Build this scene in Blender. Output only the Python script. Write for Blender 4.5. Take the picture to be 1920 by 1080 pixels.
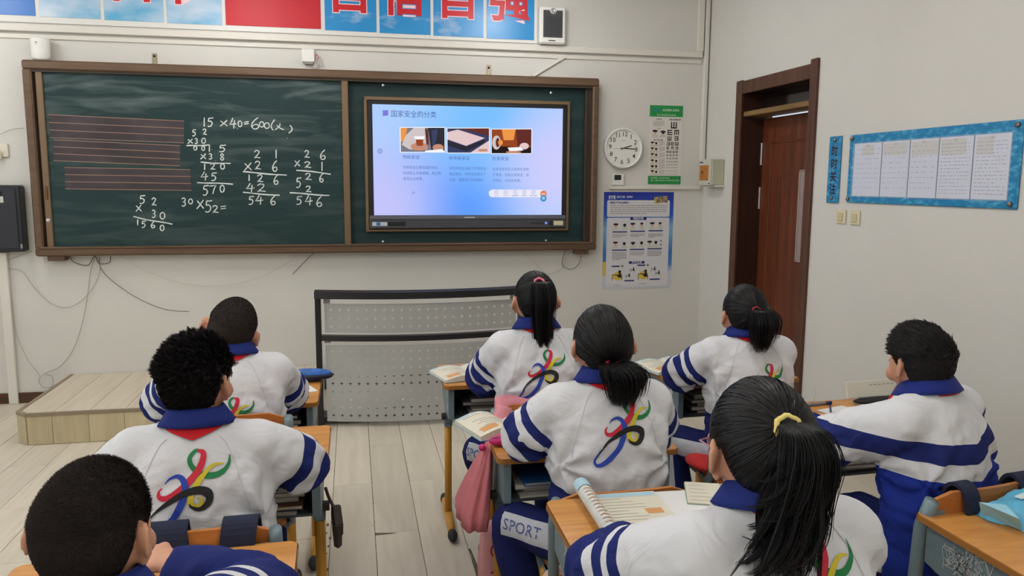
import bpy, bmesh, math, random
import numpy as np
from mathutils import Vector, Matrix, Euler, noise
from mathutils.bvhtree import BVHTree

for _o in list(bpy.data.objects):
    bpy.data.objects.remove(_o)
random.seed(7)
np.random.seed(7)
SC = bpy.context.scene
COL = SC.collection

# ------------------------------------------------------------------ camera
CAM = np.array([-2.78096, -5.96683, 1.56321])
RT = np.array([0.98029, -0.19748, 0.00561])
UP = np.array([0.02086, 0.13171, 0.99107])
FW = np.array([0.19645, 0.97142, -0.13324])
FPX = 1470.54
_cd = bpy.data.cameras.new('camera')
_cam = bpy.data.objects.new('camera', _cd)
COL.objects.link(_cam)
_cam.matrix_world = Matrix(((RT[0], UP[0], -FW[0], CAM[0]), (RT[1], UP[1], -FW[1], CAM[1]),
                            (RT[2], UP[2], -FW[2], CAM[2]), (0, 0, 0, 1)))
_cd.sensor_width = 36.0
_cd.lens = FPX / 1920 * 36
_cd.clip_start = 0.05
SC.camera = _cam

# ------------------------------------------------------------------ world, exposure
W = bpy.data.worlds.new('world')
SC.world = W
W.use_nodes = True
W.node_tree.nodes['Background'].inputs[0].default_value = (0.80, 0.88, 1.0, 1)
W.node_tree.nodes['Background'].inputs[1].default_value = 1.0
SC.view_settings.view_transform = 'Standard'
SC.view_settings.look = 'None'
SC.view_settings.gamma = 1.0
SC.view_settings.use_curve_mapping = False
SC.view_settings.exposure = 0.0

# ------------------------------------------------------------------ daylight through the windows of the left wall
def area(name, loc, rot, sx, sy, power, col):
    l = bpy.data.lights.new(name, 'AREA')
    l.shape = 'RECTANGLE'
    l.size, l.size_y, l.energy, l.color = sx, sy, power, col
    o = bpy.data.objects.new(name, l)
    COL.objects.link(o)
    o.location = loc
    o.rotation_euler = rot
    return o
WIN_Y = (-1.7, -4.1, -6.5)
for _y in WIN_Y:
    area('window_daylight', (-6.97, _y, 1.75), (0, -math.pi / 2, 0), 1.5, 1.8, 15, (0.93, 0.97, 1.0))
# ceiling lamps of the classroom (fixtures are built further down, each lamp light hangs in its fixture)
LAMPS = [(x, y) for x in (-1.6, -3.5, -5.4) for y in (-1.15, -3.7, -6.2)]
LAMP_Z = 2.98
for _x, _y in LAMPS:
    area('lamp_light', (_x, _y, LAMP_Z - 0.062), (0, 0, 0), 0.24, 1.2, 4.5, (0.975, 0.985, 1.0))
    for _d in (-0.4, 0.0, 0.4):          # the tubes shine to all sides, so the upper walls and the ceiling are lit too
        _l = bpy.data.lights.new('tube_light', 'POINT')
        _l.energy, _l.color, _l.shadow_soft_size = 5.4, (0.975, 0.985, 1.0), 0.05
        _o = bpy.data.objects.new('tube_light', _l)
        COL.objects.link(_o)
        _o.location = (_x, _y + _d, LAMP_Z - 0.09)

# ------------------------------------------------------------------ pixel -> point on a plane of the room
def ray(u, v):
    return RT * ((u - 960) / FPX) - UP * ((v - 540) / FPX) + FW
def on(axis, val, u, v):
    d = ray(u, v)
    return CAM + d * ((val - CAM[axis]) / d[axis])
def fw(u, v, w=0.0):                 # front wall: (u, v) = (x, z) on the plane w in front of it
    q = on(1, -w, u, v)
    return (q[0], q[2])
def rw(u, v, w=0.0):                 # side wall: (u, v) = (-y, z)
    q = on(0, -w, u, v)
    return (-q[1], q[2])

# ------------------------------------------------------------------ materials
MATS = {}
def lin(c):
    return tuple(((x / 255) / 12.92 if x / 255 <= 0.04045 else ((x / 255 + 0.055) / 1.055) ** 2.4) for x in c)
def mat(name, rgb, rough=0.6, metal=0.0, spec=0.4, noise_amt=0.0, noise_scale=8.0, bump=0.0, bump_scale=60.0,
        emit=0.0, stretch=None, alpha=1.0, trans=0.0, sheen=0.0):
    if name in MATS:
        return MATS[name]
    m = bpy.data.materials.new(name)
    m.use_nodes = True
    nt = m.node_tree
    b = nt.nodes['Principled BSDF']
    c = lin(rgb) + (1,)
    b.inputs['Base Color'].default_value = c
    b.inputs['Roughness'].default_value = rough
    b.inputs['Metallic'].default_value = metal
    b.inputs['Specular IOR Level'].default_value = spec
    if sheen:
        b.inputs['Sheen Weight'].default_value = sheen
    if trans:
        b.inputs['Transmission Weight'].default_value = trans
    if alpha < 1:
        b.inputs['Alpha'].default_value = alpha
    if emit:
        b.inputs['Emission Color'].default_value = c
        b.inputs['Emission Strength'].default_value = emit
    if noise_amt or bump:
        tc = nt.nodes.new('ShaderNodeTexCoord')
        mp = nt.nodes.new('ShaderNodeMapping')
        nt.links.new(tc.outputs['Object'], mp.inputs['Vector'])
        if stretch:
            mp.inputs['Scale'].default_value = stretch
    if noise_amt:
        n = nt.nodes.new('ShaderNodeTexNoise')
        n.inputs['Scale'].default_value = noise_scale
        n.inputs['Detail'].default_value = 5
        nt.links.new(mp.outputs[0], n.inputs['Vector'])
        r = nt.nodes.new('ShaderNodeMix')
        r.data_type = 'RGBA'
        k = noise_amt
        r.inputs[6].default_value = tuple(x * (1 - k) for x in c[:3]) + (1,)
        r.inputs[7].default_value = tuple(min(1, x * (1 + k)) for x in c[:3]) + (1,)
        st = nt.nodes.new('ShaderNodeMapRange')
        st.inputs[1].default_value, st.inputs[2].default_value = 0.3, 0.7
        nt.links.new(n.outputs[0], st.inputs[0])
        nt.links.new(st.outputs[0], r.inputs[0])
        nt.links.new(r.outputs[2], b.inputs['Base Color'])
    if bump:
        n2 = nt.nodes.new('ShaderNodeTexNoise')
        n2.inputs['Scale'].default_value = bump_scale
        n2.inputs['Detail'].default_value = 4
        nt.links.new(mp.outputs[0], n2.inputs['Vector'])
        bp = nt.nodes.new('ShaderNodeBump')
        bp.inputs['Strength'].default_value = bump
        bp.inputs['Distance'].default_value = 0.01
        nt.links.new(n2.outputs[0], bp.inputs['Height'])
        nt.links.new(bp.outputs[0], b.inputs['Normal'])
    MATS[name] = m
    return m

def wood_mat(name, c0, c1, scale=(2, 30, 30), rough=0.45):
    if name in MATS:
        return MATS[name]
    m = bpy.data.materials.new(name)
    m.use_nodes = True
    nt = m.node_tree
    b = nt.nodes['Principled BSDF']
    b.inputs['Roughness'].default_value = rough
    b.inputs['Specular IOR Level'].default_value = 0.35
    tc = nt.nodes.new('ShaderNodeTexCoord')
    mp = nt.nodes.new('ShaderNodeMapping')
    mp.inputs['Scale'].default_value = scale
    oi = nt.nodes.new('ShaderNodeObjectInfo')
    ad = nt.nodes.new('ShaderNodeVectorMath')
    ml = nt.nodes.new('ShaderNodeMath')
    ml.operation = 'MULTIPLY'
    ml.inputs[1].default_value = 37.0
    nt.links.new(oi.outputs['Random'], ml.inputs[0])
    nt.links.new(tc.outputs['Object'], ad.inputs[0])
    nt.links.new(ml.outputs[0], ad.inputs[1])
    nt.links.new(ad.outputs[0], mp.inputs['Vector'])
    n = nt.nodes.new('ShaderNodeTexNoise')
    n.inputs['Scale'].default_value = 1.0
    n.inputs['Detail'].default_value = 6
    n.inputs['Distortion'].default_value = 0.6
    nt.links.new(mp.outputs[0], n.inputs['Vector'])
    r = nt.nodes.new('ShaderNodeValToRGB')
    r.color_ramp.elements[0].position = 0.32
    r.color_ramp.elements[1].position = 0.68
    r.color_ramp.elements[0].color = lin(c0) + (1,)
    r.color_ramp.elements[1].color = lin(c1) + (1,)
    nt.links.new(n.outputs[0], r.inputs[0])
    hv = nt.nodes.new('ShaderNodeHueSaturation')
    mr = nt.nodes.new('ShaderNodeMapRange')
    mr.inputs[3].default_value, mr.inputs[4].default_value = 0.93, 1.06
    nt.links.new(oi.outputs['Random'], mr.inputs[0])
    nt.links.new(mr.outputs[0], hv.inputs['Value'])
    nt.links.new(r.outputs[0], hv.inputs['Color'])
    nt.links.new(hv.outputs[0], b.inputs['Base Color'])
    MATS[name] = m
    return m

# ------------------------------------------------------------------ geometry: (verts, faces) pairs
def join(*gs):
    V, F = [], []
    for g in gs:
        k = len(V)
        V.extend(g[0])
        F.extend([tuple(i + k for i in f) for f in g[1]])
    return V, F
def box(x0, x1, y0, y1, z0, z1, c=0.0):
    x0, x1 = min(x0, x1), max(x0, x1)
    y0, y1 = min(y0, y1), max(y0, y1)
    z0, z1 = min(z0, z1), max(z0, z1)
    if c <= 0:
        V = [(x, y, z) for x in (x0, x1) for y in (y0, y1) for z in (z0, z1)]
        return V, [(0, 1, 3, 2), (4, 6, 7, 5), (0, 4, 5, 1), (2, 3, 7, 6), (0, 2, 6, 4), (1, 5, 7, 3)]
    c = min(c, (x1 - x0) * .45, (y1 - y0) * .45, (z1 - z0) * .45)
    V, idx = [], {}
    for sx in (0, 1):
        for sy in (0, 1):
            for sz in (0, 1):
                X = (x0, x1)[sx]; Y = (y0, y1)[sy]; Z = (z0, z1)[sz]
                dx = c if sx == 0 else -c; dy = c if sy == 0 else -c; dz = c if sz == 0 else -c
                for a, p in (('x', (X, Y + dy, Z + dz)), ('y', (X + dx, Y, Z + dz)), ('z', (X + dx, Y + dy, Z))):
                    idx[(sx, sy, sz, a)] = len(V)
                    V.append(p)
    F = []
    for s in (0, 1):
        F.append([idx[(s, a, b, 'x')] for a, b in ((0, 0), (0, 1), (1, 1), (1, 0))])
        F.append([idx[(a, s, b, 'y')] for a, b in ((0, 0), (1, 0), (1, 1), (0, 1))])
        F.append([idx[(a, b, s, 'z')] for a, b in ((0, 0), (0, 1), (1, 1), (1, 0))])
    for a in (0, 1):
        for b in (0, 1):
            F.append([idx[(0, a, b, 'y')], idx[(1, a, b, 'y')], idx[(1, a, b, 'z')], idx[(0, a, b, 'z')]])
            F.append([idx[(a, 0, b, 'x')], idx[(a, 1, b, 'x')], idx[(a, 1, b, 'z')], idx[(a, 0, b, 'z')]])
            F.append([idx[(a, b, 0, 'x')], idx[(a, b, 1, 'x')], idx[(a, b, 1, 'y')], idx[(a, b, 0, 'y')]])
            for d in (0, 1):
                F.append([idx[(a, b, d, 'x')], idx[(a, b, d, 'y')], idx[(a, b, d, 'z')]])
    return V, [tuple(f) for f in F]
def frames(P):
    P = [Vector(p) for p in P]
    n = len(P)
    T = [(P[min(i + 1, n - 1)] - P[max(i - 1, 0)]).normalized() for i in range(n)]
    ref = Vector((0, 0, 1)) if abs(T[0].z) < 0.9 else Vector((1, 0, 0))
    N = [(ref - T[0] * ref.dot(T[0])).normalized()]
    for i in range(1, n):
        v = N[-1] - T[i] * N[-1].dot(T[i])
        N.append(v.normalized() if v.length > 1e-6 else N[-1])
    return P, T, N, [T[i].cross(N[i]) for i in range(n)]
def tube(P, r, n=8, cap=True, flat=1.0):
    P, T, N, B = frames(P)
    rs = r if isinstance(r, (list, tuple)) else [r] * len(P)
    V, F = [], []
    for i, p in enumerate(P):
        for k in range(n):
            a = 2 * math.pi * k / n
            V.append(tuple(p + N[i] * (math.cos(a) * rs[i] * flat) + B[i] * (math.sin(a) * rs[i])))
    for i in range(len(P) - 1):
        for k in range(n):
            F.append((i * n + k, i * n + (k + 1) % n, (i + 1) * n + (k + 1) % n, (i + 1) * n + k))
    if cap:
        F.append(tuple(range(n - 1, -1, -1)))
        F.append(tuple((len(P) - 1) * n + k for k in range(n)))
    return V, F
def bezier(P, n=8):                  # Catmull-Rom through the points
    P = [np.array(p, float) for p in P]
    Q = [2 * P[0] - P[1]] + P + [2 * P[-1] - P[-2]]
    out = []
    for i in range(1, len(Q) - 2):
        for k in range(n):
            t = k / n
            a, b, c, d = Q[i - 1], Q[i], Q[i + 1], Q[i + 2]
            out.append(tuple(0.5 * (2 * b + (c - a) * t + (2 * a - 5 * b + 4 * c - d) * t * t + (3 * b - a - 3 * c + d) * t ** 3)))
    out.append(tuple(P[-1]))
    return out
def lathe(prof, n=24, cx=0, cy=0):   # profile (r, z) about z
    V, F = [], []
    for r, z in prof:
        for k in range(n):
            a = 2 * math.pi * k / n
            V.append((cx + r * math.cos(a), cy + r * math.sin(a), z))
    for i in range(len(prof) - 1):
        for k in range(n):
            F.append((i * n + k, i * n + (k + 1) % n, (i + 1) * n + (k + 1) % n, (i + 1) * n + k))
    F.append(tuple(range(n - 1, -1, -1)))
    F.append(tuple((len(prof) - 1) * n + k for k in range(n)))
    return V, F
def prism(poly, z0, z1):
    n = len(poly)
    V = [(x, y, z0) for x, y in poly] + [(x, y, z1) for x, y in poly]
    return V, [tuple(range(n - 1, -1, -1)), tuple(range(n, 2 * n))] + [(i, (i + 1) % n, n + (i + 1) % n, n + i) for i in range(n)]
def rrect(x0, x1, y0, y1, r, n=5):
    out = []
    for cx, cy, a0 in ((x1 - r, y1 - r, 0), (x0 + r, y1 - r, 90), (x0 + r, y0 + r, 180), (x1 - r, y0 + r, 270)):
        for k in range(n + 1):
            a = math.radians(a0 + 90 * k / n)
            out.append((cx + r * math.cos(a), cy + r * math.sin(a)))
    return out
def ellip(c, r, n=16, m=10, rot=None):
    V, F = [], []
    R = Euler(rot).to_matrix() if rot else None
    for i in range(m + 1):
        th = math.pi * i / m
        for k in range(n):
            a = 2 * math.pi * k / n
            p = Vector((r[0] * math.sin(th) * math.cos(a), r[1] * math.sin(th) * math.sin(a), r[2] * math.cos(th)))
            if R:
                p = R @ p
            V.append((c[0] + p.x, c[1] + p.y, c[2] + p.z))
    for i in range(m):
        for k in range(n):
            F.append((i * n + k, (i + 1) * n + k, (i + 1) * n + (k + 1) % n, i * n + (k + 1) % n))
    return V, F
def xf(g, M):
    return [tuple(M @ Vector(v)) for v in g[0]], g[1]
def move(g, d):
    return [(v[0] + d[0], v[1] + d[1], v[2] + d[2]) for v in g[0]], g[1]
def quad2(P, w):                     # flat polygon in the (u, v) plane
    return [(x, y, w) for x, y in P], [tuple(range(len(P)))]
def rect2(u0, u1, v0, v1, w):
    return quad2([(u0, v0), (u1, v0), (u1, v1), (u0, v1)], w)
def disc2(u, v, r, w, n=20, ry=None):
    return quad2([(u + r * math.cos(2 * math.pi * k / n), v + (ry or r) * math.sin(2 * math.pi * k / n)) for k in range(n)], w)
def line2(P, width, w, jit=0.0):     # ribbon in the (u, v) plane
    P = [np.array(p[:2], float) for p in P]
    V, F = [], []
    n = len(P)
    for i in range(n):
        t = P[min(i + 1, n - 1)] - P[max(i - 1, 0)]
        t = t / (np.linalg.norm(t) + 1e-9)
        q = np.array((-t[1], t[0])) * width * 0.5 * (1 + jit * random.uniform(-1, 1))
        V += [(*(P[i] + q), w), (*(P[i] - q), w)]
    for i in range(n - 1):
        F.append((2 * i, 2 * i + 1, 2 * i + 3, 2 * i + 2))
    return V, F

_tc = {}
def text(s, size, u, v, w, align='CENTER', bold=0.0, sx=1.0, extrude=0.0, sp=1.0, line=1.0):
    key = (s, align, bold, extrude / max(size, 1e-6), sp, line)
    if key not in _tc:
        c = bpy.data.curves.new('txt', 'FONT')
        c.body = s
        c.align_x = align
        c.align_y = 'CENTER'
        c.resolution_u = 2
        c.offset = bold
        c.space_character = sp
        c.space_line = line
        c.extrude = extrude / max(size, 1e-6)
        o = bpy.data.objects.new('txt', c)
        COL.objects.link(o)
        dg = bpy.context.evaluated_depsgraph_get()
        me = bpy.data.meshes.new_from_object(o.evaluated_get(dg))
        _tc[key] = ([tuple(x.co) for x in me.vertices], [tuple(f.vertices) for f in me.polygons])
        bpy.data.objects.remove(o)
        bpy.data.curves.remove(c)
        bpy.data.meshes.remove(me)
    V, F = _tc[key]
    return [(u + a * size * sx, v + b * size, w + z * size) for a, b, z in V], F

# ------------------------------------------------------------------ objects
ORG = {}
def link(o, parent=None):
    COL.objects.link(o)
    if parent is not None:
        o.parent = parent
    return o
def tag(o, label=None, cat=None, group=None, kind=None):
    if label: o['label'] = label
    if cat: o['category'] = cat
    if group: o['group'] = group
    if kind: o['kind'] = kind
    return o
def thing(name, label, cat, loc=(0, 0, 0), rz=0.0, group=None):
    o = bpy.data.objects.new(name, None)
    o.empty_display_size = 0.05
    link(o)
    o.location = loc
    o.rotation_euler = (0, 0, rz)
    return tag(o, label, cat, group)
def wthing(name, label, cat, wall, u, v, group=None, kind=None):
    o = bpy.data.objects.new(name, None)
    o.empty_display_size = 0.05
    link(o)
    if wall == 'F':
        o.location = (u, 0, v)
        o.rotation_euler = (math.pi / 2, 0, 0)
    else:
        o.location = (0, -u, v)
        o.rotation_euler = (math.pi / 2, 0, -math.pi / 2)
    ORG[o.name] = (u, v, 0)
    return tag(o, label, cat, group, kind)
def mesh(name, g, m, parent=None, smooth=False, label=None, faces_mat=None):
    me = bpy.data.meshes.new(name)
    V = g[0]
    if parent is not None and parent.name in ORG:
        d = ORG[parent.name]
        V = [(v[0] - d[0], v[1] - d[1], v[2] - d[2]) for v in V]
    me.from_pydata([tuple(map(float, v)) for v in V], [], g[1])
    for mm in (m if isinstance(m, (list, tuple)) else [m]):
        me.materials.append(mm)
    if faces_mat is not None:
        me.polygons.foreach_set('material_index', faces_mat)
    me.validate()
    if smooth:
        me.polygons.foreach_set('use_smooth', [True] * len(me.polygons))
    o = bpy.data.objects.new(name, me)
    link(o, parent)
    if parent is not None and parent.name in ORG:
        ORG[o.name] = ORG[parent.name]
    if label:
        o['label'] = label
    return o
def fix_normals(o):
    bm = bmesh.new()
    bm.from_mesh(o.data)
    bmesh.ops.recalc_face_normals(bm, faces=bm.faces)
    bm.to_mesh(o.data)
    bm.free()
    return o
def copy_tree(o, parent=None):
    c = o.copy()
    COL.objects.link(c)
    c.parent = parent
    for ch in list(o.children):
        copy_tree(ch, c)
    return c
def smooth_by_angle(o, deg=40):
    me = o.data
    me.polygons.foreach_set('use_smooth', [True] * len(me.polygons))
    bm = bmesh.new()
    bm.from_mesh(me)
    for e in bm.edges:
        if len(e.link_faces) == 2 and e.calc_face_angle(0) > math.radians(deg):
            e.smooth = False
    bm.to_mesh(me)
    bm.free()
    return o
# ================================================================== the room
def struct(name, g, m, parent=None, smooth=False):
    o = mesh(name, g, m, parent, smooth)
    if parent is None:
        o['kind'] = 'structure'
    return o
M_WALL = mat('wall_paint', (207, 204, 197), rough=0.85, spec=0.2, noise_amt=0.03, noise_scale=1.3, bump=0.05, bump_scale=90)
def add_scuffs(m):                  # scattered small grey marks low on the painted wall
    nt = m.node_tree
    b = nt.nodes['Principled BSDF']
    src = b.inputs['Base Color'].links[0].from_socket
    tc = nt.nodes.new('ShaderNodeTexCoord')
    n = nt.nodes.new('ShaderNodeTexNoise')
    n.inputs['Scale'].default_value = 13
    n.inputs['Detail'].default_value = 8
    n.inputs['Roughness'].default_value = 0.7
    nt.links.new(tc.outputs['Object'], n.inputs['Vector'])
    sep = nt.nodes.new('ShaderNodeSeparateXYZ')
    nt.links.new(tc.outputs['Object'], sep.inputs[0])
    r = nt.nodes.new('ShaderNodeMapRange')
    r.inputs[1].default_value, r.inputs[2].default_value = 0.70, 0.76
    r.inputs[3].default_value, r.inputs[4].default_value = 0.0, 0.4
    nt.links.new(n.outputs[0], r.inputs[0])
    h = nt.nodes.new('ShaderNodeMapRange')
    h.inputs[1].default_value, h.inputs[2].default_value = 0.9, 0.35
    nt.links.new(sep.outputs['Z'], h.inputs[0])
    ml = nt.nodes.new('ShaderNodeMath')
    ml.operation = 'MULTIPLY'
    nt.links.new(r.outputs[0], ml.inputs[0])
    nt.links.new(h.outputs[0], ml.inputs[1])
    mx = nt.nodes.new('ShaderNodeMix')
    mx.data_type = 'RGBA'
    mx.inputs[7].default_value = (0.25, 0.24, 0.22, 1)
    nt.links.new(ml.outputs[0], mx.inputs[0])
    nt.links.new(src, mx.inputs[6])
    nt.links.new(mx.outputs[2], b.inputs['Base Color'])
add_scuffs(M_WALL)
XL, YB, ZC = -7.0, -8.2, 3.25
DY0, DY1, DZ = -0.545, -1.548, 2.29          # door opening in the side wall
struct('wall_front', box(XL - 0.2, 0.0, 0.0, 0.2, 0, ZC), M_WALL)
struct('wall_right', join(box(0, 0.24, DY0, 0.2, 0, ZC), box(0, 0.24, YB - 0.2, DY1, 0, ZC), box(0, 0.24, DY1, DY0, DZ, ZC)), M_WALL)
struct('wall_back', box(XL - 0.2, 0.24, YB - 0.2, YB, 0, ZC), M_WALL)
# window wall: piers, sill wall and lintel
_ws = []
_e = [YB] + [v for y in reversed(WIN_Y) for v in (y - 0.95, y + 0.95)] + [0.0]
for i in range(0, len(_e), 2):
    _ws.append(box(XL - 0.2, XL, _e[i], _e[i + 1], 0, ZC))
for y in WIN_Y:
    _ws += [box(XL - 0.2, XL, y - 0.95, y + 0.95, 0, 0.95), box(XL - 0.2, XL, y - 0.95, y + 0.95, 2.55, ZC)]
struct('wall_left', join(*_ws), M_WALL)
struct('ceiling', box(XL - 0.2, 0.24, YB - 0.2, 0.2, ZC, ZC + 0.15), mat('ceiling_paint', (226, 223, 214), rough=0.9))
M_WF = mat('window_frame', (226, 228, 228), rough=0.4)
M_PANE = mat('window_pane', (235, 245, 250), rough=0.03, trans=1.0)
for i, y in enumerate(WIN_Y):
    w = thing('window_%d' % (i + 1), None, None, (XL - 0.1, y, 0.95))
    w['kind'] = 'structure'
    mesh('window_frame', join(box(-.03, .03, -.95, -.89, 0, 1.6), box(-.03, .03, .89, .95, 0, 1.6), box(-.03, .03, -.89, .89, 0, .06),
                              box(-.03, .03, -.89, .89, 1.54, 1.6), box(-.03, .03, -.03, .03, .06, 1.54)), M_WF, w)
    for s in (-1, 1):
        mesh('pane', box(-.004, .004, s * .03, s * .89, .06, 1.54), M_PANE, w)

# ---- floor: slab and laid planks (0.195 m wide, 1.2 m long, staggered)
M_FL = wood_mat('floor_plank', (196, 186, 168), (209, 200, 182), scale=(22, 1.6, 5), rough=0.42)
_fl = struct('floor', box(XL - 0.2, 0.24, YB - 0.2, 0.2, -0.12, -0.012), mat('floor_joint', (92, 84, 74), rough=0.9))
_pm = None
k = 0
x = -2.91 - 0.195 * 14
while x < -0.01:
    w = min(0.195, -x)
    y0 = -1.975 if k % 2 == 0 else -2.575
    y = y0 + 1.2 * 3
    while y > -5.6:
        a, b = max(y - 1.2, -5.6), min(y, 0.0)
        if b - a > 0.05 and not (x > -4.75 and x + w < -3.05 and a > -1.0):
            if abs(b - a - 1.2) < 1e-6 and abs(w - 0.195) < 1e-6:
                if _pm is None:
                    o = mesh('floor_plank', box(.0011, .1939, .0011, 1.1989, -.012, 0, .0012), M_FL, _fl)
                    _pm = o.data
                else:
                    o = link(bpy.data.objects.new('floor_plank', _pm), _fl)
            else:
                o = mesh('floor_plank', box(.0011, w - .0011, .0011, b - a - .0011, -.012, 0, .0012), M_FL, _fl)
            o.location = (x, a, 0)
        y -= 1.2
    x += 0.195
    k += 1
_o = mesh('floor_covering', join(box(XL, -2.91 - 0.195 * 14, YB, 0, -.012, 0), box(-2.91 - 0.195 * 14, 0, YB, -5.6, -.012, 0)), M_FL, _fl)
_st = []
for px, py, r in [(614, 984, 7), (611, 1000, 6), (619, 1009, 6), (616, 1024, 5), (612, 1038, 4), (613, 1068, 6), (697, 897, 3), (698, 905, 2.5),
                  (700, 944, 3), (701, 968, 2.5), (702, 978, 2.5), (763, 868, 2), (700, 985, 2)]:
    q = on(2, 0.0006, px, py)
    _st.append(quad2([(q[0] + r * .0011 * random.uniform(.7, 1.2) * math.cos(a), q[1] + r * .0026 * random.uniform(.7, 1.2) * math.sin(a)) for a in np.linspace(0, 6.28, 10)[:-1]], .0006))
_cr = [on(2, 0.0006, *q) for q in [(877, 1030), (883, 1040), (893, 1080)]]
_cl = [on(2, 0.0006, *q) for q in [(903, 1080), (889, 1044), (882, 1028)]]
_st.append(quad2([(q[0], q[1]) for q in _cr + _cl], .0006))
_j = [on(2, 0.0006, *q) for q in [(703, 999), (745, 999), (735, 1001), (704, 1004)]]
_st.append(quad2([(q[0], q[1]) for q in _j], .0006))
mesh('floor_stains', join(*_st), mat('floor_stain', (98, 88, 74), rough=0.9), _fl)

# ---- baseboards
M_BB = wood_mat('baseboard_wood', (62, 40, 28), (86, 58, 40), scale=(4, 4, 40))
struct('baseboard_front', join(box(XL, -4.78, -0.014, 0, 0, 0.075, .003), box(-3.02, 0, -0.014, 0, 0, 0.085, .003)), M_BB)
struct('baseboard_right', join(box(-0.014, 0, DY0 + .06, -0.014, 0, 0.085, .003), box(-0.014, 0, YB, DY1 - .04, 0, 0.085, .003)), M_BB)

# ---- white cable trunking along the front wall
M_TR = mat('white_trunking', (214, 209, 199), rough=0.55)
struct('trim_1', join(box(XL, -0.06, -0.035, 0, 2.545, 2.592, .004), box(XL, -0.06, -.012, 0, 2.50, 2.53, .003)), M_TR)
struct('trim_2', join(box(-0.105, -0.055, -0.035, 0, 2.592, ZC, .004), box(-0.045, -0.012, -0.04, 0, 1.75, ZC, .004)), M_TR)
struct('trim_3', box(-0.80, -0.03, -0.022, 0, 1.515, 1.543, .004), M_TR)
_a, _b = fw(1061, 105), fw(998, 143)
_t = Vector((_b[0] - _a[0], 0, _b[1] - _a[1]))
struct('trim_4', xf(box(0, _t.length, -.02, 0, -.012, .012, .003), Matrix.Translation((_a[0], 0, _a[1])) @ Matrix.Rotation(-math.atan2(_t.z, _t.x), 4, 'Y')), M_TR)
struct('trim_5', box(-5.178, -5.118, -0.03, 0, 0.0, 1.07, .004), M_TR)

# ---- door: casing, lining, transom, leaf hung deep in the reveal
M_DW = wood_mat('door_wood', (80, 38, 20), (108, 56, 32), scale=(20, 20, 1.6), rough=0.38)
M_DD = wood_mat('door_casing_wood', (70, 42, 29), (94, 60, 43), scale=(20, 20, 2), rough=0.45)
_d = thing('door_1', None, None, (0, (DY0 + DY1) / 2, 0))
_d['kind'] = 'structure'
_hw = (DY0 - DY1) / 2
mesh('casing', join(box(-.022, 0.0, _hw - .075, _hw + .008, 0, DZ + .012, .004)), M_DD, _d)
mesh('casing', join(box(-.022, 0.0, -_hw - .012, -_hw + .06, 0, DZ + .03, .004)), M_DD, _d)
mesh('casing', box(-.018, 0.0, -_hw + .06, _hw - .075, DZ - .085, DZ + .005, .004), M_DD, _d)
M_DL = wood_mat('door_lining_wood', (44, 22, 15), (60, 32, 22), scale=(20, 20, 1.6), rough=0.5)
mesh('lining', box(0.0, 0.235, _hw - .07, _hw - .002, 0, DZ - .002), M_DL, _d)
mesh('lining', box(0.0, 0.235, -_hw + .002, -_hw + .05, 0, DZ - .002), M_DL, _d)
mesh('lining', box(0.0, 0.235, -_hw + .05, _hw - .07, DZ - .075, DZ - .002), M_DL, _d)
mesh('transom_bar', box(0.004, 0.20, -_hw + .05, _hw - .07, 2.045, 2.080, .003), wood_mat('transom_wood', (112, 86, 50), (138, 108, 66), scale=(20, 2, 20)), _d)
mesh('transom_panel', box(0.165, 0.185, -_hw + .05, _hw - .07, 2.080, DZ - .075), mat('transom_glass', (38, 26, 25), rough=0.12, spec=0.6), _d)
_leaf = mesh('door_leaf', box(0.165, 0.205, -_hw + .052, _hw - .072, 0.012, 2.033, .003), M_DW, _d)
# raised strips of the leaf
for yy in (0.30, 0.17):
    mesh('moulding', box(0.159, 0.166, yy - .007, yy + .007, 0.15, 1.85 if yy > .2 else 1.62, .003), M_DW, _leaf)
mesh('moulding', box(0.159, 0.166, -_hw + .10, 0.30, 1.85, 1.864, .003), M_DW, _leaf)
_wy0, _wy1 = 1.047 - 1.135, 1.047 - 1.235
mesh('window_bead', join(box(.155, .168, _wy0 - .012, _wy0, 1.04, 1.66, .002), box(.155, .168, _wy1, _wy1 + .012, 1.04, 1.66, .002),
                         box(.155, .168, _wy1, _wy0, 1.648, 1.66, .002), box(.155, .168, _wy1, _wy0, 1.04, 1.052, .002)), mat('bead_metal', (170, 150, 138), rough=0.35, metal=0.4), _leaf)
mesh('vision_pane', box(.160, .166, _wy1 + .012, _wy0 - .012, 1.052, 1.648), mat('vision_glass', (150, 132, 128), rough=0.1, spec=0.6), _leaf)
for z0, z1 in ((1.70, 1.86), (1.38, 1.54)):
    mesh('hinge', tube([(0.158, _hw - .075, z0), (0.158, _hw - .075, z1)], .007, 8), mat('hinge_steel', (205, 200, 194), rough=0.3, metal=0.7), _d)
mesh('chalk_trace', join(text('九年', .09, 0, 0, 0, sp=1.05), text('03', .10, 0, -.11, 0)), mat('chalk_trace', (94, 54, 34), rough=0.8), _leaf)
_ct = bpy.data.objects['chalk_trace']
_ct.rotation_euler = (math.pi / 2, 0, -math.pi / 2)
_ct.location = (0.1638, 0.085, 1.62)

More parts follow.
